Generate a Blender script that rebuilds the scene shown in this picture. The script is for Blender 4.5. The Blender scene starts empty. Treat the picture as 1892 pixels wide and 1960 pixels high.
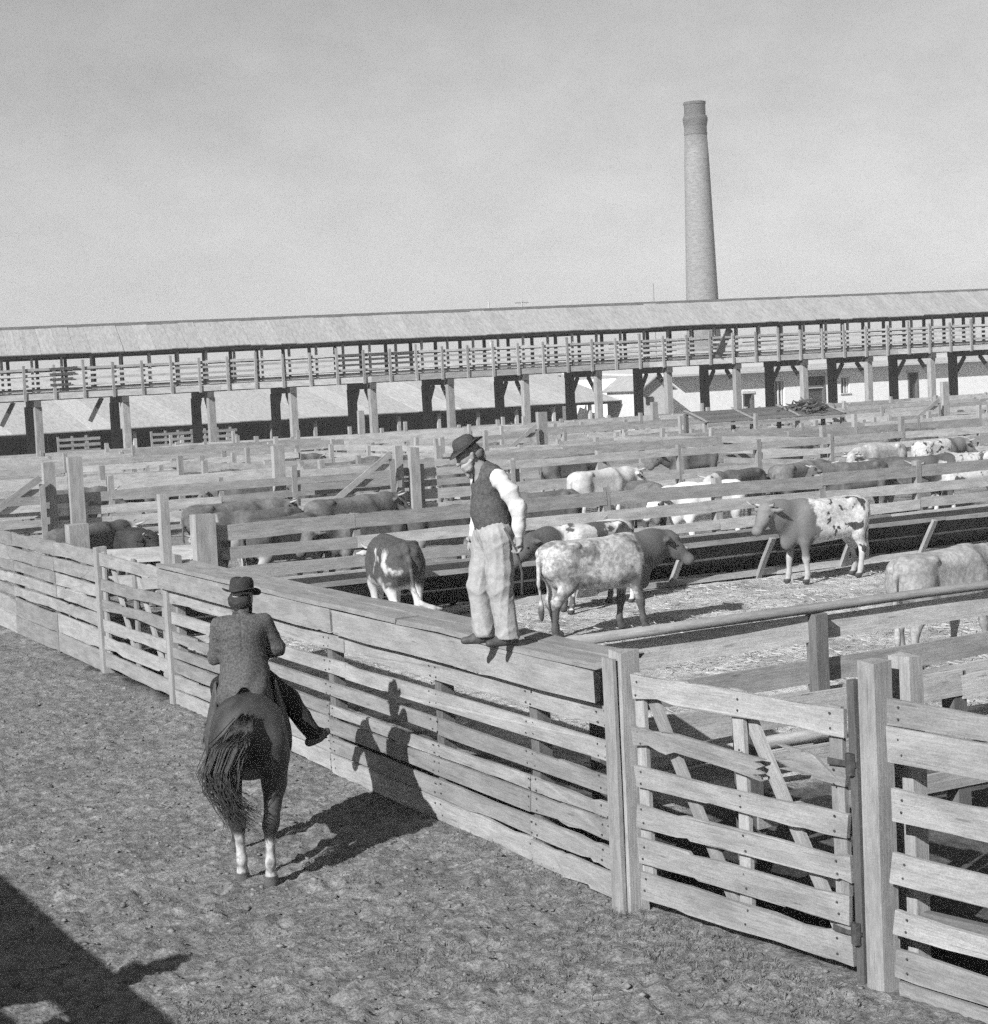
import bpy, math, random
import numpy as np
from mathutils import Vector, Matrix

# ------------------------------------------------------------------ camera, sky, sun, exposure
SC = bpy.context.scene
COL = SC.collection
R = math.radians
CAM_Z, AZ, FPX, W0, H0 = 4.0, R(29.4), 3400.0, 1892.0, 1960.0
PITCH, ROLL = math.atan(251 / 3400), R(2.8)
fw = Vector((math.sin(AZ) * math.cos(PITCH), math.cos(AZ) * math.cos(PITCH), -math.sin(PITCH)))
rt0 = Vector((math.cos(AZ), -math.sin(AZ), 0))
up0 = rt0.cross(fw)
rt = rt0 * math.cos(ROLL) - up0 * math.sin(ROLL)
up = up0 * math.cos(ROLL) + rt0 * math.sin(ROLL)
cam = bpy.data.objects.new("camera", bpy.data.cameras.new("camera"))
COL.objects.link(cam)
M4 = Matrix((rt, up, -fw)).transposed().to_4x4()
M4.translation = (0, 0, CAM_Z)
cam.matrix_world = M4
cam.data.sensor_fit = 'HORIZONTAL'
cam.data.sensor_width = 36.0
cam.data.lens = 36.0 * FPX / W0
cam.data.clip_start, cam.data.clip_end = 0.1, 6000
SC.camera = cam
SC.cycles.use_denoising = False          # keep the fine grain of the surfaces
SC.cycles.use_adaptive_sampling = True; SC.cycles.adaptive_threshold = .045; SC.cycles.adaptive_min_samples = 16

SUN_EL, SHX, SHY = R(32), 0.894, 0.447       # shadows fall along (+X, +0.5 Y)
SC.world = bpy.data.worlds.new("World")
SC.world.use_nodes = True
wn = SC.world.node_tree
wn.nodes.clear()
wo = wn.nodes.new('ShaderNodeOutputWorld'); bg = wn.nodes.new('ShaderNodeBackground')
sky = wn.nodes.new('ShaderNodeTexSky'); sky.sky_type = 'NISHITA'; sky.sun_disc = False
sky.sun_elevation = SUN_EL; sky.sun_rotation = math.atan2(-SHX, -SHY)
sky.air_density = 2.0; sky.dust_density = 0.5; sky.ozone_density = 1.0
sep = wn.nodes.new('ShaderNodeSeparateColor')       # the plate is black and white: the sky's red and green make its grey
wtc = wn.nodes.new('ShaderNodeTexCoord'); wnz = wn.nodes.new('ShaderNodeTexNoise')
wmp = wn.nodes.new('ShaderNodeMapping'); wmp.inputs['Scale'].default_value = (7, 7, 12)
wnz.inputs['Scale'].default_value = 1.6; wnz.inputs['Detail'].default_value = 12; wnz.inputs['Roughness'].default_value = .72
wmr = wn.nodes.new('ShaderNodeMapRange'); wmr.inputs['From Min'].default_value = .3; wmr.inputs['From Max'].default_value = .7
wmr.inputs['To Min'].default_value = .86; wmr.inputs['To Max'].default_value = 1.07
wmx = wn.nodes.new('ShaderNodeMath'); wmx.operation = 'MULTIPLY'
wav = wn.nodes.new('ShaderNodeMath'); wav.operation = 'ADD'; whf = wn.nodes.new('ShaderNodeMath'); whf.operation = 'MULTIPLY'; whf.inputs[1].default_value = .5
wn.links.new(sky.outputs[0], sep.inputs[0]); wn.links.new(sep.outputs[0], wav.inputs[0]); wn.links.new(sep.outputs[1], wav.inputs[1])
wn.links.new(wav.outputs[0], whf.inputs[0]); wn.links.new(whf.outputs[0], wmx.inputs[0])
wn.links.new(wtc.outputs['Generated'], wmp.inputs[0]); wn.links.new(wmp.outputs[0], wnz.inputs['Vector'])
wn.links.new(wnz.outputs[0], wmr.inputs[0]); wn.links.new(wmr.outputs[0], wmx.inputs[1])
wn.links.new(wmx.outputs[0], bg.inputs[0]); wn.links.new(bg.outputs[0], wo.inputs[0])
bg.inputs[1].default_value = 0.0535
sl = bpy.data.lights.new("sun", 'SUN'); sl.energy = 5.0; sl.angle = R(0.53); sl.color = (1, 1, 1)
so = bpy.data.objects.new("sun", sl); COL.objects.link(so)
so.rotation_euler = Vector((SHX * math.cos(SUN_EL), SHY * math.cos(SUN_EL), -math.sin(SUN_EL))).to_track_quat('-Z', 'Y').to_euler()
vs = SC.view_settings
vs.view_transform = 'Standard'; vs.look = 'None'; vs.gamma = 1.0; vs.use_curve_mapping = False
vs.exposure = 0.66

# ------------------------------------------------------------------ helpers
rng = random.Random(7)
NP = np.random.default_rng(11)


def unproj(u, v, z):
    """the ground-plan point at height z seen at photo position (u, v)"""
    d = fw * FPX + rt * (u - W0 / 2) - up * (v - H0 / 2)
    t = (z - CAM_Z) / d.z
    return Vector((d.x * t, d.y * t, z))


def at_y(u, Y, z=0):
    """the point at photo column u on the vertical plane y = Y (height z near the horizon line)"""
    s = (u - W0 / 2) / FPX
    F = Y / (math.cos(AZ) - s * math.sin(AZ))
    return Vector((F * (math.sin(AZ) + s * math.cos(AZ)), Y, z))


def tag(o, label=None, cat=None, group=None, kind=None):
    if label: o['label'] = label
    if cat: o['category'] = cat
    if group: o['group'] = group
    if kind: o['kind'] = kind
    return o


def empty(name, loc, rz=0.0):
    o = bpy.data.objects.new(name, None)
    o.location = loc; o.rotation_euler = (0, 0, rz); o.empty_display_size = .2
    COL.objects.link(o)
    return o


def link(name, me, mt, parent=None, mw=None, smooth=False):
    o = bpy.data.objects.new(name, me)
    COL.objects.link(o)
    if mt is not None and not me.materials:
        me.materials.append(mt)
    if parent is not None:
        o.parent = parent
    if mw is not None:
        o.matrix_basis = mw
    if smooth:
        me.polygons.foreach_set('use_smooth', [True] * len(me.polygons))
    return o


def mesh(name, vs_, fs):
    me = bpy.data.meshes.new(name)
    me.from_pydata([tuple(map(float, v)) for v in vs_], [], fs)
    me.update()
    return me


def np_mesh(name, V, Q):
    me = bpy.data.meshes.new(name)
    V = np.asarray(V, np.float32); Q = np.asarray(Q, np.int32)
    k = Q.shape[1]
    me.vertices.add(len(V)); me.vertices.foreach_set('co', V.ravel())
    me.loops.add(Q.size); me.loops.foreach_set('vertex_index', Q.ravel())
    me.polygons.add(len(Q)); me.polygons.foreach_set('loop_start', np.arange(0, Q.size, k, dtype=np.int32))
    me.update(calc_edges=True); me.validate()
    return me


# ---- timber: x along the length, z the height of the face, y the thickness
def plank_mesh(L, H, T, rag=0.004, warp=0.006, seg=None, taper=1.0):
    seg = seg or max(2, min(6, int(L / 0.8)))
    vs_, fs = [], []
    wy = [rng.gauss(0, warp) for _ in range(seg + 1)]
    for i in range(seg + 1):
        x = L * i / seg
        k = 1 + (taper - 1) * i / seg
        up_, dn = rng.gauss(0, warp * .8), rng.gauss(0, warp * .8)
        for (sy, sz) in ((-1, -1), (1, -1), (1, 1), (-1, 1)):
            xx = x
            if i in (0, seg):
                xx += rng.uniform(-rag, rag)
            vs_.append((xx, sy * T * k / 2 + wy[i], sz * H * k / 2 + (up_ if sz > 0 else dn)))
    for i in range(seg):
        a, b = i * 4, i * 4 + 4
        for q in range(4):
            r = (q + 1) % 4
            fs.append((a + q, a + r, b + r, b + q)[::-1])
    fs.append((0, 1, 2, 3)); e = seg * 4
    fs.append((e + 3, e + 2, e + 1, e))
    return mesh('timber', vs_, fs)


def rough_mesh(L, H, T, rag=.02, chew=.25, jag0=0.0, jag1=0.0):
    """a chewed, weathered board: uneven long edges with bites out of them; jag0 / jag1 break an end into splinters"""
    n = 7
    cx = sorted(rng.uniform(.04, .96) for _ in range(n))
    bow = rng.gauss(0, .006)
    def edge(sg):
        e = []
        for t in cx:
            z = sg * (H / 2 + rng.gauss(0, .004)) + bow * 4 * t * (1 - t)
            if rng.random() < chew: z -= sg * rng.uniform(.006, .022)
            e.append((t * L + rng.uniform(-.03, .03), z))
        return e
    def end(x, j, sgn):
        if j <= 0: return [(x + rng.uniform(-rag, rag), z * H / 2) for z in (-1, 1)]
        zs = (-1, -.62, -.3, -.05, .35, .6, 1)
        return [(x + sgn * j * (rng.uniform(-1, -.2) if i % 2 else rng.uniform(.1, 1)), z * H / 2) for i, z in enumerate(zs)]
    lo_, hi_ = edge(-1), edge(1)
    out = lo_ + end(L, jag1, 1) + hi_[::-1] + end(0, jag0, -1)[::-1]
    m = len(out); wy = [rng.gauss(0, .004) for _ in range(m)]
    vs_ = [(x, -T / 2 + w, z) for (x, z), w in zip(out, wy)] + [(x, T / 2 + w, z) for (x, z), w in zip(out, wy)]
    fs = [tuple(range(m)), tuple(range(2 * m - 1, m - 1, -1))] + [(i, i + m, (i + 1) % m + m, (i + 1) % m) for i in range(m)]
    return mesh('board', vs_, fs)


def timber(parent, name, a, b, H, T, mt, upv=(0, 0, 1), rough=None, **kw):
    """a board from a to b; its face height H lies along upv"""
    a, b = Vector(a), Vector(b)
    x = (b - a); L = x.length; x.normalize()
    u_ = Vector(upv)
    y = u_.cross(x).normalized(); z = x.cross(y)
    m = Matrix((x, y, z)).transposed().to_4x4()
    m.translation = a - (parent.location if parent else Vector())
    if parent and parent.rotation_euler.z:
        raise ValueError
    return link(name, rough_mesh(L, H, T, **rough) if rough is not None else plank_mesh(L, H, T, **kw), mt, parent, m)


def post(parent, name, x, y, z0, z1, w, d, mt, lean=.012, taper=.97, ax=(1, 0, 0)):
    l1, l2 = rng.gauss(0, lean), rng.gauss(0, lean)
    return timber(parent, name, (x, y, z0), (x + l1, y + l2, z1), w, d, mt, upv=ax, taper=taper, warp=.004, rag=.012, seg=3)


# ---- organic bodies: smooth unions of tapered limbs meshed with surface nets
def cap(a, b, ra, rb, k=.05, s=(1, 1, 1)):
    return ('c', np.array(a, float), np.array(b, float), ra, rb, k, np.array(s, float))


def ell(c, r, k=.05):
    return ('e', np.array(c, float), np.array(r, float), 0, 0, k, None)


def box(c, hf, r, k=.05, tilt=0.0):
    """a rounded block; tilt narrows its top"""
    return ('b', np.array(c, float), np.array(hf, float), r, tilt, k, None)


def chain(pts, rs, k=.04, s=(1, 1, 1)):
    return [cap(pts[i], pts[i + 1], rs[i], rs[i + 1], k, s) for i in range(len(pts) - 1)]


def body_mesh(name, prims, h, post_fn=None):
    lo, hi = np.full(3, 1e9), np.full(3, -1e9)
    bbs = []
    for p in prims:
        if p[0] == 'c':
            r = max(p[3], p[4]) * p[6]
            l_, h_ = np.minimum(p[1], p[2]) - r, np.maximum(p[1], p[2]) + r
        else:
            e_ = p[3] if p[0] == 'b' else 0
            l_, h_ = p[1] - p[2] - e_, p[1] + p[2] + e_
        bbs.append((l_, h_)); lo = np.minimum(lo, l_); hi = np.maximum(hi, h_)
    lo = lo - 4 * h; hi = hi + 4 * h
    n = np.ceil((hi - lo) / h).astype(int) + 1
    V = np.full(n, 9.0, np.float32)
    ax = [lo[i] + h * np.arange(n[i]) for i in range(3)]
    for p, (l_, h_) in zip(prims, bbs):
        k = p[5]; m = k * 1.1 + 2 * h
        i0 = np.clip(((l_ - m - lo) / h).astype(int), 0, n - 1); i1 = np.clip(((h_ + m - lo) / h).astype(int) + 2, 1, n)
        X = ax[0][i0[0]:i1[0], None, None]; Y = ax[1][None, i0[1]:i1[1], None]; Z = ax[2][None, None, i0[2]:i1[2]]
        if p[0] == 'c':
            s = p[6]; A, B = p[1] / s, p[2] / s
            ba = B - A; bb = max(float(ba @ ba), 1e-9)
            qx, qy, qz = X / s[0] - A[0], Y / s[1] - A[1], Z / s[2] - A[2]
            t = np.clip((qx * ba[0] + qy * ba[1] + qz * ba[2]) / bb, 0, 1)
            d = np.sqrt((qx - t * ba[0]) ** 2 + (qy - t * ba[1]) ** 2 + (qz - t * ba[2]) ** 2) - (p[3] + t * (p[4] - p[3]))
            d = d * s.min()
        elif p[0] == 'b':
            c, hf = p[1], p[2]
            sy = 1 + p[4] * (Z - c[2])
            qx, qy, qz = np.abs(X - c[0]) - hf[0] + 0 * Y + 0 * Z, np.abs((Y - c[1]) * sy) - hf[1] + 0 * X, np.abs(Z - c[2]) - hf[2] + 0 * X + 0 * Y
            d = np.sqrt(np.maximum(qx, 0) ** 2 + np.maximum(qy, 0) ** 2 + np.maximum(qz, 0) ** 2) + np.minimum(np.maximum(np.maximum(qx, qy), qz), 0) - p[3]
        else:
            c, r = p[1], p[2]
            qx, qy, qz = (X - c[0]), (Y - c[1]), (Z - c[2])
            k0 = np.sqrt((qx / r[0]) ** 2 + (qy / r[1]) ** 2 + (qz / r[2]) ** 2)
            k1 = np.sqrt((qx / r[0] ** 2) ** 2 + (qy / r[1] ** 2) ** 2 + (qz / r[2] ** 2) ** 2) + 1e-9
            d = k0 * (k0 - 1) / k1
        sl_ = V[i0[0]:i1[0], i0[1]:i1[1], i0[2]:i1[2]]
        hh = np.clip(.5 + .5 * (d - sl_) / k, 0, 1)
        sl_[...] = d * (1 - hh) + sl_ * hh - k * hh * (1 - hh)
    if post_fn:
        V = post_fn(V, ax[0][:, None, None], ax[1][None, :, None], ax[2][None, None, :]).astype(np.float32)
    I = V < 0
    s = np.zeros(n - 1, np.int8)
    for c in np.ndindex(2, 2, 2):
        s += I[c[0]:n[0] - 1 + c[0], c[1]:n[1] - 1 + c[1], c[2]:n[2] - 1 + c[2]]
    idx = np.argwhere((s > 0) & (s < 8))
    acc = np.zeros((len(idx), 3)); cnt = np.zeros((len(idx), 1))
    for c in np.ndindex(2, 2, 2):
        for a in range(3):
            if c[a]: continue
            d_ = list(c); d_[a] = 1
            v0 = V[idx[:, 0] + c[0], idx[:, 1] + c[1], idx[:, 2] + c[2]]
            v1 = V[idx[:, 0] + d_[0], idx[:, 1] + d_[1], idx[:, 2] + d_[2]]
            x = (v0 < 0) != (v1 < 0)
            t = np.where(x, v0 / np.where(x, v0 - v1, 1), 0)
            pos = np.tile(np.array(c, float), (len(idx), 1)); pos[:, a] = t
            acc += pos * x[:, None]; cnt += x[:, None]
    verts = (idx + acc / np.maximum(cnt, 1)) * h + lo
    ids = np.full(n - 1, -1, np.int64); ids[idx[:, 0], idx[:, 1], idx[:, 2]] = np.arange(len(idx))
    quads = []
    for a in range(3):
        b, c = (a + 1) % 3, (a + 2) % 3
        s0 = [slice(None)] * 3; s1 = [slice(None)] * 3
        s0[a] = slice(0, n[a] - 1); s1[a] = slice(1, n[a])
        for q in (b, c):
            s0[q] = slice(1, n[q] - 1); s1[q] = slice(1, n[q] - 1)
        A_, B_ = I[tuple(s0)], I[tuple(s1)]
        e = np.argwhere(A_ != B_)
        ins = A_[e[:, 0], e[:, 1], e[:, 2]]
        e = e.copy(); e[:, b] += 1; e[:, c] += 1
        def cid(db, dc):
            q = e.copy(); q[:, b] += db; q[:, c] += dc
            return ids[q[:, 0], q[:, 1], q[:, 2]]
        Q = np.stack([cid(-1, -1), cid(0, -1), cid(0, 0), cid(-1, 0)], 1)
        Q[~ins] = Q[~ins][:, ::-1]
        quads.append(Q)
    return np_mesh(name, verts, np.concatenate(quads))


def lathe(name, prof, n=24, bend=None):
    """prof: (radius, z) from bottom to top; bend(x, y, z) moves each point"""
    vs_, fs = [], []
    for (r, z) in prof:
        for i in range(n):
            a = 2 * math.pi * i / n
            p = (r * math.cos(a), r * math.sin(a), z)
            vs_.append(bend(*p) if bend else p)
    for j in range(len(prof) - 1):
        for i in range(n):
            k = (i + 1) % n
            fs.append((j * n + i, j * n + k, (j + 1) * n + k, (j + 1) * n + i))
    fs.append(tuple(range(n))[::-1]); fs.append(tuple((len(prof) - 1) * n + i for i in range(n)))
    return mesh(name, vs_, fs)


def tube(pts, rs, n=6, vs_=None, fs=None):
    """append a tube along pts to vs_, fs"""
    vs_ = [] if vs_ is None else vs_; fs = [] if fs is None else fs
    base = len(vs_)
    pts = [Vector(p) for p in pts]
    for i, p in enumerate(pts):
        d = (pts[min(i + 1, len(pts) - 1)] - pts[max(i - 1, 0)]).normalized()
        a = d.orthogonal().normalized(); b = d.cross(a)
        for k in range(n):
            t = 2 * math.pi * k / n
            vs_.append(tuple(p + (a * math.cos(t) + b * math.sin(t)) * rs[i]))
    for i in range(len(pts) - 1):
        for k in range(n):
            q = (k + 1) % n
            fs.append((base + i * n + k, base + i * n + q, base + (i + 1) * n + q, base + (i + 1) * n + k))
    fs.append(tuple(base + k for k in range(n))[::-1]); fs.append(tuple(base + (len(pts) - 1) * n + k for k in range(n)))
    return vs_, fs


def vnoise(x, y, seed=0):
    """2-d value noise, 0..1"""
    xi, yi = np.floor(x).astype(np.int64), np.floor(y).astype(np.int64)
    fx, fy = x - xi, y - yi
    fx = fx * fx * (3 - 2 * fx); fy = fy * fy * (3 - 2 * fy)
    def hsh(a, b):
        h = (a * 374761393 + b * 668265263 + seed * 144665) & 0x7fffffff
        h = ((h ^ (h >> 13)) * 1274126177) & 0x7fffffff
        return ((h ^ (h >> 16)) & 0xffff) / 65535.0
    return (hsh(xi, yi) * (1 - fx) + hsh(xi + 1, yi) * fx) * (1 - fy) + (hsh(xi, yi + 1) * (1 - fx) + hsh(xi + 1, yi + 1) * fx) * fy


# ------------------------------------------------------------------ materials (the plate is black and white: greys only)
class NT:
    def __init__(self, name, rough=.85):
        self.m = bpy.data.materials.new(name); self.m.use_nodes = True
        self.t = self.m.node_tree; self.b = self.t.nodes['Principled BSDF']
        self.b.inputs['Roughness'].default_value = rough
        self.b.inputs['Specular IOR Level'].default_value = .25
    def n(self, kind, **kw):
        o = self.t.nodes.new('ShaderNode' + kind)
        for k, v in kw.items():
            if k in o.inputs: self.put(o.inputs[k], v)
            else: setattr(o, k, v)
        return o
    def put(self, sock, v):
        if hasattr(v, 'is_output'): self.t.links.new(v, sock)
        else: sock.default_value = v
    def math(self, op, a, b=0.0, c=None, clamp=False):
        o = self.t.nodes.new('ShaderNodeMath'); o.operation = op; o.use_clamp = clamp
        self.put(o.inputs[0], a); self.put(o.inputs[1], b)
        if c is not None: self.put(o.inputs[2], c)
        return o.outputs[0]
    def ramp(self, f, a0, a1, v0, v1):
        o = self.n('MapRange'); o.inputs['From Min'].default_value = a0; o.inputs['From Max'].default_value = a1
        self.put(o.inputs['To Min'], v0); self.put(o.inputs['To Max'], v1); self.put(o.inputs[0], f)
        o.interpolation_type = 'SMOOTHSTEP'
        return o.outputs[0]
    def mix(self, f, a, b):
        o = self.n('Mix'); o.data_type = 'FLOAT'
        self.put(o.inputs[0], f); self.put(o.inputs[2], a); self.put(o.inputs[3], b)
        return o.outputs[0]
    def noise(self, vec, scale=1.0, detail=4, rough=.55, dist=0.0):
        o = self.n('TexNoise'); self.put(o.inputs['Vector'], vec)
        o.inputs['Scale'].default_value = scale; o.inputs['Detail'].default_value = detail
        o.inputs['Roughness'].default_value = rough; o.inputs['Distortion'].default_value = dist
        return o.outputs[0]
    def vec(self, coord, scale=(1, 1, 1), offset=None):
        mp = self.n('Mapping'); mp.inputs['Scale'].default_value = scale
        self.put(mp.inputs['Vector'], coord)
        if offset is not None: self.put(mp.inputs['Location'], offset)
        return mp.outputs[0]
    def obj(self):
        return self.n('TexCoord').outputs['Object']
    def rnd(self):
        return self.n('ObjectInfo').outputs['Random']
    def grey(self, v):
        o = self.n('CombineColor')
        for i in range(3): self.put(o.inputs[i], v)
        self.t.links.new(o.outputs[0], self.b.inputs['Base Color'])
    def bump(self, h, strength=.4, dist=.01):
        o = self.n('Bump'); self.put(o.inputs['Height'], h)
        o.inputs['Strength'].default_value = strength; o.inputs['Distance'].default_value = dist
        self.t.links.new(o.outputs[0], self.b.inputs['Normal'])


def wood(name, lo, hi, var=.16, mud=0.0):
    n = NT(name, .88)
    co, rd = n.obj(), n.rnd()
    off = n.n('CombineXYZ'); n.put(off.inputs[0], n.math('MULTIPLY', rd, 83.0)); n.put(off.inputs[1], n.math('MULTIPLY', rd, 37.0)); n.put(off.inputs[2], n.math('MULTIPLY', rd, 61.0))
    g1 = n.noise(n.vec(co, (2.2, 38, 46), off.outputs[0]), 1.5, 6, .7, .5)
    g2 = n.noise(n.vec(co, (22, 120, 140), off.outputs[0]), 1.0, 3, .7)
    st = n.noise(n.vec(co, (1.2, 5, 5), off.outputs[0]), 1.6, 6, .7)
    kn = n.n('TexVoronoi'); n.put(kn.inputs['Vector'], n.vec(co, (1.3, 9, 9), off.outputs[0])); kn.inputs['Scale'].default_value = 1.0
    knot = n.ramp(kn.outputs['Distance'], .05, .10, .62, 1.0)
    crack = n.ramp(n.noise(n.vec(co, (1.6, 75, 90), off.outputs[0]), 1.0, 3, .5), .27, .33, .66, 1.0)
    sp = n.noise(n.vec(co, (95, 95, 95), off.outputs[0]), 1.0, 3, .75)
    v = n.ramp(n.math('ADD', n.math('MULTIPLY', g1, .35), n.math('ADD', n.math('MULTIPLY', g2, .25), n.math('MULTIPLY', sp, .4))), .32, .68, lo, hi)
    v = n.math('MULTIPLY', v, n.ramp(st, .3, .7, .74, 1.12))
    v = n.math('MULTIPLY', v, knot); v = n.math('MULTIPLY', v, crack)
    v = n.math('MULTIPLY', v, n.ramp(rd, 0, 1, 1 - var, 1 + var * .6))
    n.grey(v)
    n.bump(n.math('ADD', n.math('MULTIPLY', g1, .8), n.math('MULTIPLY', crack, .7)), .6, .008)
    return n.m


WOOD = wood('weathered_pine', .175, .345, .24)
WOODP = wood('bleached_post_timber', .19, .345)
WOODF = wood('lightened_pen_boards', .25, .52, .34)  # tone raised to offset the weak sun on the cross fence faces
WOODD = wood('dark_trough_boards', .022, .055, .35)  # near-black boards of the feed bunk
WOODM = wood('brown_timber', .08, .16, .25)


def plain(name, v, rough=.8, nz=.15, sc=20, bump=.2, spec=.25):
    n = NT(name, rough); n.b.inputs['Specular IOR Level'].default_value = spec
    f = n.noise(n.obj(), sc, 5, .6)
    n.grey(n.ramp(f, .25, .75, v * (1 - nz), v * (1 + nz)))
    if bump: n.bump(f, bump, .01)
    return n.m


def cloth(name, v, nz=.14, sc=9, wv=260):
    n = NT(name, .95); n.b.inputs['Specular IOR Level'].default_value = .1
    co = n.obj()
    w = n.noise(co, wv, 2, .5); f = n.noise(co, sc, 4, .6)
    n.grey(n.math('MULTIPLY', n.ramp(f, .25, .75, v * (1 - nz), v * (1 + nz)), n.ramp(w, .3, .7, .86, 1.1)))
    n.bump(n.math('ADD', f, n.math('MULTIPLY', w, .12)), .35, .02)
    return n.m


IRON = plain('rusty_iron', .05, .6, .4)
HORN = plain('horn', .32, .45, .2, 30, .1)
HOOF = plain('hoof', .06, .5, .3)
SKIN = plain('sunburnt_skin', .24, .6, .1, 30, .1)
HAIRW = plain('white_whiskers', .30, .9, .2, 120, .5)
HAIRD = plain('dark_hair', .03, .8, .3, 120, .5)
LEATHER = plain('worn_leather', .06, .6, .35, 25, .3)

# ------------------------------------------------------------------ ground
PEN_Z = 0.2


def xA(Y):
    return np.interp(Y, (5, 8.55, 11, 22.15, 34), (7.90, 7.53, 7.27, 7.60, 7.92))


def ground_mat():
    n = NT('trampled_earth', .95)
    co = n.obj()
    sx = n.n('SeparateXYZ'); n.put(sx.inputs[0], co)
    f1 = n.noise(co, 1.3, 6, .65); f2 = n.noise(co, 9, 6, .7); f3 = n.noise(co, 34, 4, .65)
    dirt = n.math('MULTIPLY', n.ramp(f1, .3, .7, .15, .23), n.ramp(f2, .25, .75, .5, 1.35))
    dirt = n.math('MULTIPLY', dirt, n.ramp(f3, .3, .7, .62, 1.25))
    straw = n.math('MULTIPLY', n.ramp(f2, .28, .6, .22, .50), n.ramp(f3, .3, .7, .72, 1.15))
    straw = n.math('MULTIPLY', straw, n.ramp(f1, .35, .6, .7, 1.1))
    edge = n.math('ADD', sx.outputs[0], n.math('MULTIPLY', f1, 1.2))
    floor_shade = n.ramp(f2, .3, .7, .016, .045)                                  # shade inside the fence and in the gate pen, painted into the floor
    pen = n.mix(n.math('MULTIPLY', n.ramp(edge, 9.0, 9.6, 0, 1), n.ramp(n.math('ADD', sx.outputs[1], f1), 12.9, 13.5, .15, 1)), floor_shade, straw)
    far = n.math('MULTIPLY', n.ramp(n.math('ADD', f1, n.math('MULTIPLY', f2, .5)), .55, .9, .05, .26), n.ramp(f3, .3, .7, .7, 1.2))   # back pen floor darkened to paint in the shade between boards
    pen = n.mix(n.ramp(n.math('ADD', sx.outputs[1], n.math('MULTIPLY', f1, 3)), 28.5, 30.5, 0, 1), pen, far)
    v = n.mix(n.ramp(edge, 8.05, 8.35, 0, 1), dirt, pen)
    n.grey(v)
    n.bump(n.math('ADD', f2, n.math('MULTIPLY', f3, .4)), .9, .04)
    return n.m


def ground_z(x, y):
    x = np.asarray(x, float); y = np.asarray(y, float)
    t = np.clip((x - np.interp(y, (5, 8.55, 11, 22.15, 34), (7.90, 7.53, 7.27, 7.60, 7.92)) - .15) / .5, 0, 1)
    t = t * t * (3 - 2 * t)
    z = PEN_Z * t
    near = 1 / (1 + np.exp((np.hypot(x, y) - 120) / 15))
    z = z + near * (.07 * (vnoise(x * .45, y * .45, 1) - .5))
    c = vnoise(x * 5, y * 5, 2); c2 = vnoise(x * 12, y * 12, 3)
    z = z + near * (.026 * (np.abs(c - .5) * 2 - .4) + .034 * (c2 - .5) + .02 * (vnoise(x * 21, y * 21, 6) - .5)) * (1 - .35 * t)
    return z


xs = np.concatenate([np.arange(-80, 2, 4.0), np.arange(2, 8.3, .045), np.arange(8.4, 32, .28), np.arange(32, 130, 3.0), np.array([150, 200, 300, 500, 900, 1600, 3000.])])
xs = np.concatenate([np.array([-3000, -1200, -500, -200.]), xs])
ys = np.concatenate([np.array([-3000, -900, -300, -100.]), np.arange(-60, 6.5, 4.0), np.arange(6.6, 22, .045), np.arange(22, 36, .09), np.arange(36, 120, 1.2), np.array([130, 160, 220, 350, 600, 1200, 3500.])])
GX, GY = np.meshgrid(xs, ys, indexing='ij')
GZ = ground_z(GX, GY)
for _ in range(3600):                     # hoof prints trodden into the lane
    px, py = NP.uniform(2.6, 7.25), 7.0 + 25 * NP.uniform(0, 1) ** 1.4
    rr, dp = NP.uniform(.035, .075), NP.uniform(.008, .036)
    i0, i1 = np.searchsorted(xs, (px - 2.2 * rr, px + 2.2 * rr)); j0, j1 = np.searchsorted(ys, (py - 2.2 * rr, py + 2.2 * rr))
    if i1 <= i0 or j1 <= j0: continue
    q = ((GX[i0:i1, j0:j1] - px) ** 2 + ((GY[i0:i1, j0:j1] - py) / 1.15) ** 2) / rr ** 2
    GZ[i0:i1, j0:j1] += -dp * np.exp(-q * 1.6) + .35 * dp * np.exp(-(np.sqrt(q) - 1.5) ** 2 * 5)
nx, ny = GX.shape
ii = np.arange(nx * ny).reshape(nx, ny)
GQ = np.stack([ii[:-1, :-1], ii[1:, :-1], ii[1:, 1:], ii[:-1, 1:]], -1).reshape(-1, 4)
gm = np_mesh('ground', np.stack([GX, GY, GZ], -1).reshape(-1, 3), GQ)
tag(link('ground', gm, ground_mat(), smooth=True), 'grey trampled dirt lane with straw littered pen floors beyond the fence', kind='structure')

# ------------------------------------------------------------------ fence along the lane
FG = 'plank fences along the dirt lane'


def a_fence(name, label, Y0, Y1, rows, cuts, posts, side=-.045, T=.032, mt=WOOD, pz=1.72):
    root = empty(name, (xA(Y0), Y0, 0)); tag(root, label, 'fence', FG)
    for (z0, z1) in rows:
        ys_ = [Y0] + [c + rng.uniform(-.02, .02) for c in (cuts if not callable(cuts) else cuts(z0))] + [Y1]
        for a, b in zip(ys_[:-1], ys_[1:]):
            e0, e1 = rng.gauss(0, .008), rng.gauss(0, .008)
            h = (z1 - z0) + rng.gauss(0, .006)
            zc = (z0 + z1) / 2
            off = side + rng.gauss(0, .005)
            timber(root, 'plank', (xA(a) + off, a + .006, zc + e0), (xA(b) + off, b - .006, zc + e1), h, T, mt, rough=dict(rag=.02))
    for p in posts:
        post(root, 'post', xA(p) + .05, p, -.1, pz + rng.uniform(-.05, .03), .13, .13, WOODM)
    return root


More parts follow.
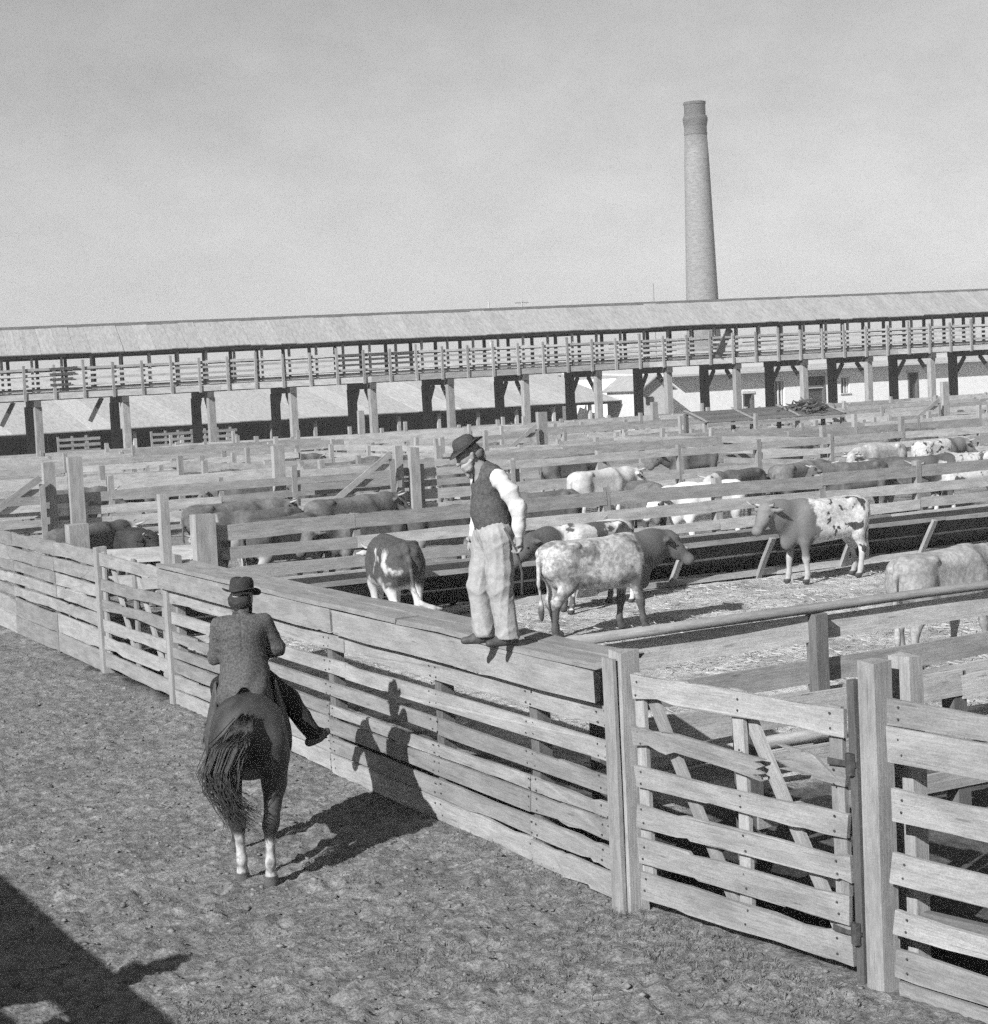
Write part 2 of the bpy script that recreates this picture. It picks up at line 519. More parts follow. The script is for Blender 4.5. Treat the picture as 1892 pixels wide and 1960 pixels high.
# main stretch beneath the standing man
MAIN = [(1.325, 1.485), (1.075, 1.225), (.825, .965), (.615, .74), (.435, .60), (.225, .40), (.02, .215)]
Y_P1, Y_P2, Y_P3, Y_P4 = 11.0, 8.55, 22.15, 25.4
mf = a_fence('plank_fence', 'long pale plank fence with a cap walk under the standing man', Y_P1 + .12, Y_P3 - .1, MAIN,
             lambda z: [12.5, 16.8, 19.6] if z < .75 else ([16.3] if z > 1 else [14.2, 18.7]), [12.45, 14.25, 16.75, 19.55], pz=1.5)
# heavy stringer and two cap planks that make the walk on top
CAPZ = 1.84
for a, b in ((11.28, 16.4), (16.41, Y_P3 + .1)):
    timber(mf, 'stringer', (xA(a) - .10, a, 1.645 + rng.gauss(0, .008)), (xA(b) - .10, b, 1.645), .25, .085, WOODP, rag=.05)
for k, (o, c, e) in enumerate(((-.03, 14.8, 11.22), (.235, 17.6, 11.34))):
    timber(mf, 'cap_plank', (xA(e) + o, e, CAPZ - .025 + k * .006), (xA(c) + o, c - .01, CAPZ - .025), .25, .05, WOODP, upv=(1, 0, 0), rag=.04)
    timber(mf, 'cap_plank', (xA(c) + o, c + .01, CAPZ - .022), (xA(22.25) + o, 22.25 + k * .1, CAPZ - .025), .25, .05, WOODP, upv=(1, 0, 0), rag=.02)
for y_ in (12.2, 14.3, 16.7, 19.5):
    timber(mf, 'bearer', (xA(y_) - .05, y_, CAPZ - .10), (xA(y_) + .37, y_, CAPZ - .10), .09, .08, WOODM)

# far stretch at the left edge
FARL = [(1.56, 1.80), (1.33, 1.545), (1.12, 1.30), (.90, 1.08), (.68, .86), (.34, .64), (.02, .325)]
a_fence('plank_fence', 'weathered plank fence at the far left end of the lane', Y_P4 + .18, 34.0, FARL, [28.0, 30.9], [26.2, 28.05, 30.95], pz=1.75)
# near stretch at the right edge
NEARR = [(1.73, 1.90), (1.49, 1.72), (1.12, 1.33), (.72, .92), (.38, .55), (.12, .30)]
nf = a_fence('plank_fence', 'close plank fence right of the heavy gate post', 5.2, Y_P2 - .14, NEARR, [], [7.35, 6.2], pz=1.85)
timber(nf, 'plank', (xA(8.3) - .05, 8.38, -.02), (xA(5.2) - .05, 5.2, -.04), .22, .03, WOOD)
timber(nf, 'sill', (xA(8.3) + .2, 8.4, .42), (xA(5.4) + .5, 5.5, .42), .12, .06, WOODM)


def gate(name, label, x, Y0, Y1, rows, braces, mt=WOOD, broken=None, stile=.13, mid=True, cat='gate', grp='slatted pen gates along the lane'):
    root = empty(name, (x, Y0, 0)); tag(root, label, cat, grp)
    for i, (z0, z1) in enumerate(rows):
        zc, h = (z0 + z1) / 2, z1 - z0
        if broken == i:
            q = Y1 - (Y1 - Y0) * .63
            timber(root, 'broken_plank', (xA(Y1) - .06, Y1, zc), (xA(q) - .066, q, zc - .055), h * .95, .03, mt, rough=dict(chew=.5, jag1=.09))
            q2 = Y1 - (Y1 - Y0) * .73
            timber(root, 'broken_plank', (xA(q2) - .05, q2, zc + .06), (xA(Y0) - .05, Y0 + .02, zc + .03), h * 1.05, .03, mt, rough=dict(jag0=.08))
            continue
        timber(root, 'plank', (xA(Y1) - .055, Y1 - .01, zc + rng.gauss(0, .01)), (xA(Y0) - .055, Y0 + .01, zc + rng.gauss(0, .008)), h, .03, mt, rough=dict(rag=.02, chew=.35))
    zt, zb = rows[0][1] + .02, rows[-1][0] - .02
    ts = (0.03, .52, .95) if mid else (.03, .95)
    for t in ts:
        y = Y1 + (Y0 - Y1) * t
        timber(root, 'stile', (xA(y) - .022, y, zb + .02), (xA(y) - .022, y + .01, zt - .01), stile, .032, mt, upv=(0, 1, 0))
    for (t0, t1) in braces:
        ya, yb = Y1 + (Y0 - Y1) * t0, Y1 + (Y0 - Y1) * t1
        timber(root, 'brace', (xA(ya) + .012, ya, zt - .06), (xA(yb) + .012, yb, zb + .08), .12, .03, mt, upv=(0, 1, 0))
    return root


GR = [(1.60, 1.785), (1.25, 1.41), (.94, 1.10), (.64, .815), (.365, .56), (.10, .31)]
g2 = gate('pen_gate', 'near slatted gate with a broken second board and two diagonal braces', xA(8.6), Y_P2 + .2, Y_P1 - .12, GR, [(.03, .47), (.5, .95)], broken=1)
for z in (1.44, .33):
    timber(g2, 'hinge_strap', (xA(8.9) - .08, Y_P2 + .34, z), (xA(8.6) - .09, Y_P2 + .10, z), .035, .012, IRON)
    link('hinge_pin', lathe('pin', [(.035, -.07), (.035, .07)], 8), IRON, g2, Matrix.Translation(Vector((xA(8.6) - .09, Y_P2 + .15, z)) - g2.location))
g1 = gate('pen_gate', 'far slatted gate behind the rider between two tall posts', xA(22.4), Y_P3 + .12, Y_P4 - .1, GR, [(.1, .5), (.5, .92)])

def nails(root, spots):
    v, f_ = [], []
    for (x, y, z) in spots:
        for dz in (-.045, .045):
            c_ = Vector((x, y + rng.uniform(-.02, .02), z + dz + rng.uniform(-.012, .012))) - root.location
            tube([c_, c_ + Vector((-.006, 0, 0))], [.009, .008], 6, v, f_)
    tag(link('nails', mesh('nails', v, f_), IRON, root), kind='stuff')


nails(mf, [(xA(p) - .064, p + dy_, (a + b) / 2) for (a, b) in MAIN for p in (11.3, 12.45, 14.25, 16.75, 19.55) for dy_ in (-.05, .06)])
nails(g2, [(xA(y_) - .072, y_, (a + b) / 2) for (a, b) in GR for y_ in (Y_P1 - .2, Y_P1 - 1.27, Y_P2 + .32)])
nails(nf, [(xA(y_) - .064, y_, (a + b) / 2) for (a, b) in NEARR for y_ in (7.33, 7.4, 8.3, 6.2)])

PG = 'heavy posts of the lane fence'


def lone_post(name, label, x, y, z1, w, d, mt=WOODP, extra=None, grp=PG, zb=-.1):
    root = empty(name, (x, y, 0)); tag(root, label, 'post', grp)
    post(root, 'shaft', x, y, zb, z1, w, d, mt)
    for (dx, dy, zz, ww, dd) in (extra or []):
        post(root, 'facing_board', x + dx, y + dy, zb, zz, ww, dd, mt, lean=.006)
    return root


lone_post('gate_post', 'pale double post between the cap walk fence and the near gate', xA(Y_P1) - .03, Y_P1, 1.95, .17, .17, extra=[(-.11, .02, 1.9, .035, .15), (.02, .14, 1.72, .14, .08)])
p2 = lone_post('gate_post', 'thick weathered post carrying the iron hinges of the near gate', xA(Y_P2) - .03, Y_P2 - .02, 2.12, .145, .16, extra=[(.25, -.02, 2.13, .11, .2)])
timber(p2, 'hinge_pipe', (xA(Y_P2) - .05, Y_P2 + .135, .0), (xA(Y_P2) - .05, Y_P2 + .135, 1.98), .07, .07, WOODM, upv=(1, 0, 0))
lone_post('gate_post', 'tall slim post beside the far gate left of the rider', xA(Y_P3) - .03, Y_P3, 2.75, .12, .14, extra=[(.1, -.1, 1.95, .1, .12)])
lone_post('gate_post', 'pale post at the left side of the far gate', xA(Y_P4) - .02, Y_P4, 1.86, .16, .16)

# ------------------------------------------------------------------ cross fences between the pens
BG_ = 'board fences between the cattle pens'
STD = [(1.38, 1.60), (1.05, 1.25), (.74, .93), (.44, .63), (.16, .33)]


def b_fence(label, Y, X0, X1, rows=STD, bay=2.6, dy=-.06, mt=WOODF, pm=WOODP, pz=1.66, z=PEN_Z, miss=.0, T=.035, skew=0.0, pw=.15, tall=0.0, name='board_fence', plen=2):
    root = empty(name, (X0, Y, z)); tag(root, label, 'fence', BG_)
    nb = max(1, int(round((X1 - X0) / bay)))
    bw = (X1 - X0) / nb
    yy = lambda x: Y + skew * (x - X0)
    for i in range(nb + 1):
        x = X0 + i * bw
        post(root, 'post', x, yy(x), z - .1, z + pz + rng.uniform(-.06, .08) + (tall if rng.random() < .25 else 0), pw * rng.uniform(.8, 1.15), pw, pm, lean=.02)
    for (z0, z1) in rows:
        i = -rng.randint(0, plen - 1)
        while i < nb:
            a, b = max(0, i), min(nb, i + plen)
            i += plen
            if rng.random() < miss: continue
            s = rng.uniform(-.22, .22) if miss and rng.random() < .14 else 0.0       # some rails have slipped at one end
            xa, xb = X0 + a * bw - .07, X0 + b * bw + .07
            zc = z + (z0 + z1) / 2
            d_ = dy + (i % 2) * .006
            timber(root, 'plank', (xa + .075, yy(xa) + d_, zc + rng.gauss(0, .018)), (xb - .075, yy(xb) + d_ - abs(s) * .1, zc + s + rng.gauss(0, .018)), (z1 - z0) * rng.uniform(.88, 1.08), T, mt, warp=.008, rag=.015)
    return root


# nearest cross fence, its top a stripped pole
F1 = [(1.28, 1.52), (.90, 1.10), (.56, .83), (.16, .34)]
f1 = b_fence('nearest cross fence topped by a round pole beside the heavy gate post', 12.6, 8.05, 20.0, F1, bay=2.35, dy=.075, mt=WOODF, pm=WOODM, pz=1.5)
vs_, fs = tube([(7.62, 12.62, 1.78), (9.5, 12.61, 1.785), (11.6, 12.62, 1.79), (13.5, 12.6, 1.785), (20, 12.6, 1.79)], [.045, .047, .044, .045, .043], 10)
link('top_pole', mesh('pole', [tuple(Vector(v) - f1.location) for v in vs_], fs), WOODP, f1, smooth=True)
vs_, fs = tube([(7.7, 12.5, .62), (9.8, 12.48, .66), (12.5, 12.5, .6)], [.06, .065, .055], 10)
link('low_pole', mesh('pole', [tuple(Vector(v) - f1.location) for v in vs_], fs), WOODF, f1, smooth=True)
b_fence('low board fence seen through the near gate slats', 10.9, 8.3, 17, [(1.0, 1.22), (.62, .8), (.25, .42)], bay=2.4, pz=1.2, dy=-.07, mt=WOODF, pm=WOODM)

# the fence behind the feed bunk
b_fence('five board fence behind the feed bunk and the standing man', 28.2, 10.45, 34.0, [(1.34, 1.60), (1.00, 1.22), (.68, .88), (.38, .58), (.08, .28)], bay=2.7, pz=1.62, dy=-.08, pw=.16, plen=2)
lone_post('corner_post', 'broad pale corner post where the bunk fence begins', 10.25, 28.1, 2.02, .36, .3, grp='thick posts of the pens')
lone_post('corner_post', 'broad pale post seen over the far lane gate', 8.45, 29.2, 1.95, .34, .28, grp='thick posts of the pens')
f35 = empty('board_fence', (8.5, 29.0, PEN_Z)); tag(f35, 'short two board panel between the two broad corner posts', 'fence', BG_)
for z in (1.3, .85):
    timber(f35, 'plank', (8.6, 28.9, z + .1), (10.1, 28.2, z + .1), .24, .035, WOODF)

FAR = [
    (42.0, 10.2, 44.0, 'cross fence with tall gate posts behind the second row of cattle', .06, STD),
    (47.2, 11.5, 50.0, 'fence on the far side of the first alley beyond the tall posts', .10, STD),
    (54.0, 12.5, 57.0, 'weathered cross fence in front of the sloping board shelter', .12, STD),
    (50.6, 12.0, 53.0, 'cross fence along the middle of the second alley', .15, STD),
    (62.3, 14.8, 65.0, 'cross fence in the pen behind the sloping board shelter', .2, STD),
    (73.8, 17.0, 76.0, 'board fence next but one before the raised covered walkway', .2, STD),
    (59.0, 14.0, 62.0, 'cross fence just behind the sloping board shelter', .15, STD),
    (65.5, 15.5, 68.0, 'third row of boards before the raised covered walkway', .18, STD),
    (70.5, 16.5, 73.0, 'second row of boards before the raised covered walkway', .18, STD),
    (77.0, 18.0, 80.0, 'last board fence at the foot of the raised covered walkway', .15, STD),
]
for (Y, a, b, lb, ms, rw) in FAR:
    hh = rng.uniform(.92, 1.12)
    rows = [(z0 * hh + rng.gauss(0, .03), z1 * hh + rng.gauss(0, .03)) for z0, z1 in rw]
    b_fence(lb, Y, a, b, rows, bay=2.9, miss=ms, tall=.35, skew=rng.uniform(-.012, .008), plen=3)


def a_pen_fence(label, X, Y0, Y1, name='board_fence'):
    root = empty(name, (X, Y0, PEN_Z)); tag(root, label, 'fence', BG_)
    nb = max(2, int((Y1 - Y0) / 2.8)); bw = (Y1 - Y0) / nb
    for i in range(nb + 1):
        post(root, 'post', X, Y0 + i * bw, PEN_Z - .1, PEN_Z + 1.7 + rng.uniform(-.08, .3), .15, .15, WOODP, lean=.02)
    for (z0, z1) in STD:
        for i in range(0, nb, 2):
            a, b = Y0 + i * bw, min(Y1, Y0 + (i + 2) * bw)
            timber(root, 'plank', (X - .09, a, PEN_Z + (z0 + z1) / 2 + rng.gauss(0, .02)), (X - .09, b, PEN_Z + (z0 + z1) / 2 + rng.gauss(0, .02)), z1 - z0, .035, WOOD, warp=.008)
    return root


for (X, a, b, lb) in ((24.6, 42.3, 46.9, 'short divider across the first alley left of centre'), (35.5, 42.3, 53.7, 'divider between pens below the brush pile'),
                      (20.5, 47.5, 58.7, 'divider between pens left of the standing man'), (29.5, 54.3, 65.2, 'divider between the far pens right of the standing man'),
                      (49.0, 54.3, 65.2, 'divider between the far pens at the right edge'), (27.0, 65.8, 76.7, 'divider close to the left trestles of the walkway'),
                      (44.0, 65.8, 76.7, 'divider close to the middle trestles of the walkway'), (60.0, 65.8, 76.7, 'divider close to the white building')):
    a_pen_fence(lb, X, a, b)

# tall gate posts and braced gates standing in the far rows
TG = 'tall gate posts among the pens'
for (u, Y, zt, w, lb) in ((97, 41.8, 2.6, .28, 'pale tall post nearest the left edge among the pens'), (148, 41.8, 2.68, .34, 'wide pale post beside a gate near the left edge'),
                          (538, 42.2, 2.62, .30, 'tall pale post above the dark cattle left of centre'), (768, 41.8, 2.42, .22, 'left one of the paired tall posts by the braced gate'),
                          (797, 41.7, 2.36, .26, 'right one of the paired tall posts by the braced gate'), (1046, 57.5, 2.75, .40, 'tall post just right of the standing man in the far pens'),
                          (1818, 58.0, 3.0, .36, 'tall post near the right edge in front of the white building'), (700, 76.0, 2.9, .3, 'pale post under the walkway left of centre'), (1262, 66.0, 2.7, .3, 'pale post in front of the shed end')):
    p = at_y(u, Y)
    lone_post('tall_post', lb, p.x, p.y, zt, w, .2, grp=TG)


def b_gate(label, X0, X1, Y, zt=2.0):
    root = empty('braced_gate', (X0, Y, PEN_Z)); tag(root, label, 'gate', 'braced gates of the far pens')
    for i in range(5):
        z = .45 + i * (zt - .55) / 4
        timber(root, 'plank', (X0, Y, z), (X1, Y, z), .17, .03, WOODF)
    for x in (X0 + .06, X1 - .06):
        timber(root, 'stile', (x, Y - .035, .35), (x, Y - .035, zt + .1), .14, .035, WOODP, upv=(1, 0, 0))
    timber(root, 'brace', (X0 + .1, Y - .07, .45), (X1 - .1, Y - .07, zt + .25), .16, .035, WOODP, upv=(1, 0, 0))
    return root


for (u, Y, wd, lb) in ((97, 41.6, 3.0, 'diagonally braced gate at the left edge of the pens'), (766, 41.5, 2.9, 'diagonally braced gate left of the standing man'), (1043, 57.3, 3.0, 'diagonally braced gate right of the standing man'), (1812, 57.8, 3.4, 'diagonally braced gate below the white building')):
    p = at_y(u, Y)
    b_gate(lb, p.x - wd - .1, p.x - .12, Y)

# ------------------------------------------------------------------ feed bunk
fb = empty('feed_bunk', (9.0, 26.0, PEN_Z)); tag(fb, 'long dark V shaped feed bunk with pale leaning legs across the pen', 'feed trough')
xb = 9.0
while xb < 36:
    L = rng.uniform(3.7, 4.3); xe = min(36.5, xb + L)
    for (ya, za, yb, zb) in ((26.05, .36, 25.78, .62), (25.775, .63, 25.50, .90)):          # front boards lean out over the pen
        m = Vector((0, yb - ya, zb - za)); h = m.length
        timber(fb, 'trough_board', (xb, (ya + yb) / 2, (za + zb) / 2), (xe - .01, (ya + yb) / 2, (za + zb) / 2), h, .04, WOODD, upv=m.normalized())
        m2 = Vector((0, -m.y, m.z))
        yc = 26.15 * 2 - (ya + yb) / 2 + .12
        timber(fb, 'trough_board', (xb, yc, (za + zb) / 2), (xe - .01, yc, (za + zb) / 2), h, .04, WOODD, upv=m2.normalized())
    timber(fb, 'lip_rail', (xb, 25.45, .93), (xe - .01, 25.45, .93 + rng.gauss(0, .012)), .075, .06, WOODP)
    timber(fb, 'mid_batten', (xb, 25.745, .62), (xe - .01, 25.745, .62 + rng.gauss(0, .01)), .035, .03, WOODF)
    timber(fb, 'back_rail', (xb, 26.97, .925), (xe - .01, 26.97, .925), .06, .06, WOODF)
    timber(fb, 'sill_beam', (xb, 25.82, .26), (xe - .01, 25.82, .27), .11, .12, WOODF)
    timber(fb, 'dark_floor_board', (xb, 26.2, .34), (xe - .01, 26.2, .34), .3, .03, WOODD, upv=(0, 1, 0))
    xb = xe
x = 10.2
while x < 36:
    timber(fb, 'leg', (x, 25.80, .16), (x + .05, 25.37, .93), .11, .07, WOODP, upv=(1, 0, 0))
    timber(fb, 'leg', (x, 26.6, .16), (x, 27.03, .93), .1, .07, WOODF, upv=(1, 0, 0))
    x += 1.96

# ------------------------------------------------------------------ the shelter and the brush pile
P = at_y(1345, 56.2); Q = at_y(1608, 56.2)
sh = empty('board_shelter', (P.x, 56.2, PEN_Z)); tag(sh, 'low sloping board shelter roof among the far pens', 'shelter')
GREYB = wood('dark_grey_boards', .09, .15, .2)  # plain dark grey boards for the shelter roof
nb = 9
for i in range(nb):
    t = i / nb
    timber(sh, 'roof_board', (P.x - .1, 55.7 + 1.4 * t, 2.0 + .42 * t), (Q.x + .1, 55.7 + 1.4 * t, 2.0 + .42 * t), .165, .025, GREYB, upv=Vector((0, 1.4, .42)).normalized())
for x in np.linspace(P.x, Q.x, 4):
    post(sh, 'post', x, 55.8, .1, 1.96, .14, .14, WOODP); post(sh, 'post', x, 57.0, .1, 2.33, .14, .14, WOODM)
    timber(sh, 'batten', (x, 55.60, 2.02), (x + .02, 57.1, 2.47), .12, .03, WOODP, upv=(1, 0, 0))
timber(sh, 'front_rail', (P.x, 55.62, 1.88), (Q.x, 55.62, 1.9), .12, .04, WOODF)
bv, bf = [], []
c = (at_y(1520, 56.2) + at_y(1600, 56.2)) / 2
for i in range(150):
    a = NP.uniform(0, 2 * math.pi); r = abs(NP.normal(0, .62))
    base = Vector((c.x + r * 1.1 * math.cos(a), 56.5 + r * .6 * math.sin(a), 0))
    base.z = 2.22 + max(0, .42 - .3 * r) * NP.uniform(0, 1)
    d = Vector((NP.normal(0, 1), NP.normal(0, .6), NP.normal(.1, .25))).normalized() * NP.uniform(.3, .75)
    tube([base - d * .5, base + Vector((0, 0, NP.normal(0, .06))), base + d * .5], [.035, .04, .018], 5, bv, bf)
tag(link('brush_pile', mesh('brush', bv, bf), plain('dark_brush', .075, .9, .95, 2.5, .3)), 'dark heap of cut branches lying on the board shelter', 'brush pile')

# ------------------------------------------------------------------ the raised covered walkway
VA, VB = Vector((16.9, 88.4, 0)), Vector((86.0, 76.7, 0))
vd = (VB - VA).normalized(); vn = Vector((-vd.y, vd.x, 0)); VL = (VB - VA).length
vw = empty('covered_walkway', VA); tag(vw, 'long raised roofed cattle walkway on timber trestles across the yard', 'covered walkway')
VW = 4.3


def vz(s, z):            # the deck climbs gently to the right
    return z + ((.06 + .36 * s / VL) if z > 2 else 0)


def vp(s, n_, z):
    return VA + vd * s + vn * n_ + Vector((0, 0, vz(s, z)))


DARK = wood('dark_and_shaded_timber', .045, .085, .2)  # dark timber; also paints shade on far posts, deck underside and shed back
ROOFM = wood('grey_roof_boards', .26, .37, .07)
ROOFL = wood('bleached_shed_roof', .36, .48, .12)
s = 2.6; bays = []
while s < VL:
    bays.append(s); s += 4.29
for k, s in enumerate(bays):
    post(vw, 'trestle_post', *vp(s, .1, 0).xy, -.1, vz(s, 3.72), .36, .34, WOODP)
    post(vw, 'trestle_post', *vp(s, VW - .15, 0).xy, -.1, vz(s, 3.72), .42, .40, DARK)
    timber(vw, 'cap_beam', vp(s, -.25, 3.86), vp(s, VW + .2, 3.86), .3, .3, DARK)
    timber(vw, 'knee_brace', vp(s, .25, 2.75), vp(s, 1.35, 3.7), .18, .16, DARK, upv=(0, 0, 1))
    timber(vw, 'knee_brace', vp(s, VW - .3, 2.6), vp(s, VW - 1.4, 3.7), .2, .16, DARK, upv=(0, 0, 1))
    if k in (1, 2):
        timber(vw, 'long_brace', vp(s - 1.75, .4, 2.85), vp(s - 1.1, .4, 4.0), .22, .16, DARK)
for i in range(0, int(VL / 8) + 1):
    a, b = i * 8.0, min(VL, i * 8.0 + 7.99)
    for n_ in (-.08, VW + .08):
        timber(vw, 'fascia', vp(a, n_, 4.20), vp(b, n_, 4.20), .30, .07, WOODF)
    for n_ in (.9, 1.8, 2.7, 3.5):
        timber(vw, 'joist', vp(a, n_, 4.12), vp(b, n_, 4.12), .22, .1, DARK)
    for j in range(5):
        timber(vw, 'deck_plank', vp(a, .43 + j * .86, 4.40), vp(b, .43 + j * .86, 4.40), .85, .05, WOODM, upv=vn)
    timber(vw, 'kick_board', vp(a, .06, 4.52), vp(b, .06, 4.52), .14, .04, WOODM)
    timber(vw, 'eave_beam', vp(a, .08, 6.18), vp(b, .08, 6.18), .15, .14, WOODM)
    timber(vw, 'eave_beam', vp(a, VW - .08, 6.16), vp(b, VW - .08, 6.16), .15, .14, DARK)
s = .55; k = 0
while s < VL:
    post(vw, 'rail_post', *vp(s, -.16, 0).xy, vz(s, 4.0), vz(s, 5.75) + .18 * (k % 3 == 0), .13, .1, WOODP, lean=.01)
    post(vw, 'roof_post', *vp(s + .45, .18, 0).xy, vz(s, 4.42), vz(s, 6.2), .11, .12, WOODP if k % 2 else WOODF, lean=.004)
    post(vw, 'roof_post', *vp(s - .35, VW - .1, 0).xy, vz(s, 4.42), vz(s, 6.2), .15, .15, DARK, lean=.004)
    s += 1.44; k += 1
for i in range(int(VL / 4.32) + 1):
    a, b = .55 + i * 4.32, min(VL, .55 + i * 4.32 + 4.31)
    for j, z in enumerate((4.74, 5.0, 5.26, 5.52)):
        e = rng.gauss(0, .012)
        dk = (i == 5 and j) or rng.random() < .06  # one bay darkened in colour for shade, other dark rails at random
        timber(vw, 'rail', vp(a, -.09, z + e), vp(b, -.09, z + rng.gauss(0, .012)), .12, .035, DARK if dk else WOODF)
        if j in (0, 3) or rng.random() < .25:
            timber(vw, 'rail', vp(a, VW - .2, z), vp(b, VW - .2, z + rng.gauss(0, .01)), .09, .035, WOODP)
# roof: boards laid from ridge to eave
rb = math.hypot(2.55, 1.32)
for side in (0, 1):
    for i in range(int(VL / .8) + 1):
        a = i * .8 + .4
        e = vp(a, -.45 + rng.gauss(0, .02), 6.25 + rng.gauss(0, .012) - .02 * math.sin(a * .7)) if not side else vp(a, VW + .45, 6.25)
        r_ = vp(a, VW / 2, 7.62 + rng.gauss(0, .012))
        timber(vw, 'roof_board', e, r_, .79, .05, ROOFM, upv=vd, seg=2, warp=.002)
timber(vw, 'ridge_cap', vp(0, VW / 2, 7.66), vp(VL, VW / 2, 7.66), .2, .12, WOODM, seg=6)
p = bays[6]
ld = timber(None, 'leaning_plank', vp(44.2, -.3, 4.55), vp(45.2, .1, 6.0), .5, .06, DARK); tag(ld, 'dark plank leaning on the walkway railing right of centre', 'plank')
for k in range(4):
    b_ = timber(None, 'stacked_board', vp(7.55, -.22, 4.75 + k * .26), vp(8.55 + .12 * k, -.22, 4.78 + k * .26), .12, .06, DARK)
    tag(b_, ('lowest', 'second lowest', 'second highest', 'highest')[k] + ' of four dark short boards hung on the walkway railing at left', 'board', 'dark boards on the walkway railing')

# ------------------------------------------------------------------ shed, hut and white building behind the walkway
sd = empty('open_shed', (18, 100, 0)); tag(sd, 'long low open cattle shed with plain grey roof beneath the walkway', 'shed')
for i in range(int(49 / 1.5)):
    x = 18 + i * 1.5 + .75
    timber(sd, 'roof_board', (x, 99.4, 2.3 + rng.gauss(0, .01)), (x, 108.5, 4.45), 1.51, .06, ROOFL, upv=(1, 0, 0), seg=2, warp=.002)
for i in range(18):
    x = 18.4 + i * 2.85
    post(sd, 'post', x, 99.9, -.1, 2.28, .2, .2, WOODF)
    post(sd, 'post', x + .8, 103, -.1, 3.0, .18, .18, WOODM)
    if i < 17:
        timber(sd, 'header_beam', (x, 99.75, 2.2), (x + 2.84, 99.75, 2.2), .2, .1, DARK)
        timber(sd, 'back_wall_board', (x, 108.0, 2.1), (x + 2.84, 108.0, 2.1), 4.1, .05, DARK)
for k, (u, w_) in enumerate(((120, 2.4), (300, 5.2))):
    p = at_y(u, 98.6)
    hp = empty('feed_rack', (p.x, 98.6, 0)); tag(hp, ('pale slatted rack', 'wide pale slatted rack')[k] + ' standing before the long low shed', 'rack', 'racks by the shed')
    for j in range(4):
        timber(hp, 'slat', (p.x, 98.6, .9 + j * .32), (p.x + w_, 98.6, .9 + j * .32), .16, .04, WOODP)
    for j in range(int(w_ / .8) + 1):
        post(hp, 'post', p.x + j * .8, 98.65, -.05, 2.05, .12, .1, WOODP)

WHITE = plain('whitewashed_wall', .74, .9, .07, 3, .1)
PALE = plain('pale_boards', .5, .9, .1, 4, .1)
hut = empty('small_hut', (0, 0, 0))
p, q = at_y(1236, 97.5), at_y(1296, 97.5)
hut.location = (p.x, 97.5, 0); tag(hut, 'small pale gabled hut between the shed and the white building', 'hut')
wv = [(p.x, 97.5, 0), (q.x, 97.5, 0), (q.x, 97.5, 2.9), ((p.x + q.x) / 2, 97.5, 3.7), (p.x, 97.5, 2.9)]
bk = [(a_, 101.5, c_) for a_, b__, c_ in wv]
allv = [tuple(Vector(v) - hut.location) for v in wv + bk]
link('wall', mesh('hut_wall', allv, [(0, 1, 2, 3, 4), (9, 8, 7, 6, 5), (0, 5, 6, 1), (1, 6, 7, 2), (4, 9, 5, 0), (2, 7, 8, 3), (3, 8, 9, 4)]), PALE, hut)
for sg in (0, 1):
    xe_ = p.x - .25 if sg == 0 else q.x + .25
    timber(hut, 'roof_slope', (xe_, 99.45, 2.85), ((p.x + q.x) / 2, 99.45, 3.86), 4.6, .08, ROOFM, upv=(0, 1, 0), seg=2)
timber(hut, 'window_board', (p.x + .4, 97.46, 2.2), (p.x + 1.0, 97.46, 2.2), .5, .05, DARK)

wb = empty('white_building', (0, 0, 0))
X0 = at_y(1292, 99).x; X1 = 125.0
wb.location = (X0, 99, 0); tag(wb, 'long white walled building with dark doors behind the walkway at right', 'building')


def wallbox(par, name, x0, x1, y0, y1, z0, z1, mt):
    v = [(x, y, z) for z in (z0, z1) for (x, y) in ((x0, y0), (x1, y0), (x1, y1), (x0, y1))]
    v = [tuple(Vector(a) - par.location) for a in v]
    return link(name, mesh(name, v, [(3, 2, 1, 0), (4, 5, 6, 7), (0, 1, 5, 4), (1, 2, 6, 5), (2, 3, 7, 6), (3, 0, 4, 7)]), mt, par)


ops = []   # (u0, u1, z0, z1, kind)
for (u0, u1, z0, z1, kd) in ((1432, 1452, .0, 2.35, 'door'), (1492, 1512, .9, 3.0, 'window'), (1546, 1590, 0.0, 3.3, 'door'), (1620, 1636, 1.9, 3.0, 'window'), (1748, 1768, .0, 3.2, 'door')):
    ops.append((at_y(u0, 99).x, at_y(u1, 99).x, z0, z1, kd))
xc = X0
for (a, b, z0, z1, kd) in ops:
    wallbox(wb, 'wall', xc, a, 99, 99.4, 0, 3.75, WHITE)
    wallbox(wb, 'wall', a, b, 99, 99.4, z1, 3.75, WHITE)
    if z0 > 0: wallbox(wb, 'wall', a, b, 99, 99.4, 0, z0, WHITE)
    if kd == 'door':
        d_ = wallbox(wb, 'door', a + .12, b - .12, 99.25, 99.3, 0, z1 - .1, DARK)
        for (xa, xb_) in ((a, a + .12), (b - .12, b)): wallbox(wb, 'jamb', xa, xb_, 98.96, 99.36, 0, z1, WOODM)
        wallbox(wb, 'lintel', a - .1, b + .1, 98.93, 99.35, z1 - .1, z1 + .08, PALE)
        if b - a > 2: wallbox(wb, 'transom', a + .12, b - .12, 99.1, 99.24, z1 - .95, z1 - .75, PALE)
    else:
        wallbox(wb, 'pane', a + .06, b - .06, 99.22, 99.25, z0, z1, DARK)
        for j in range(3):
            xx = a + (b - a) * (j + .5) / 3
            wallbox(wb, 'glazing_bar', xx - .05, xx + .05, 99.12, 99.2, z0, z1, PALE)
        wallbox(wb, 'sill', a - .1, b + .1, 98.92, 99.2, z0 - .1, z0, PALE)
    xc = b
wallbox(wb, 'wall', xc, X1, 99, 99.4, 0, 3.75, WHITE)
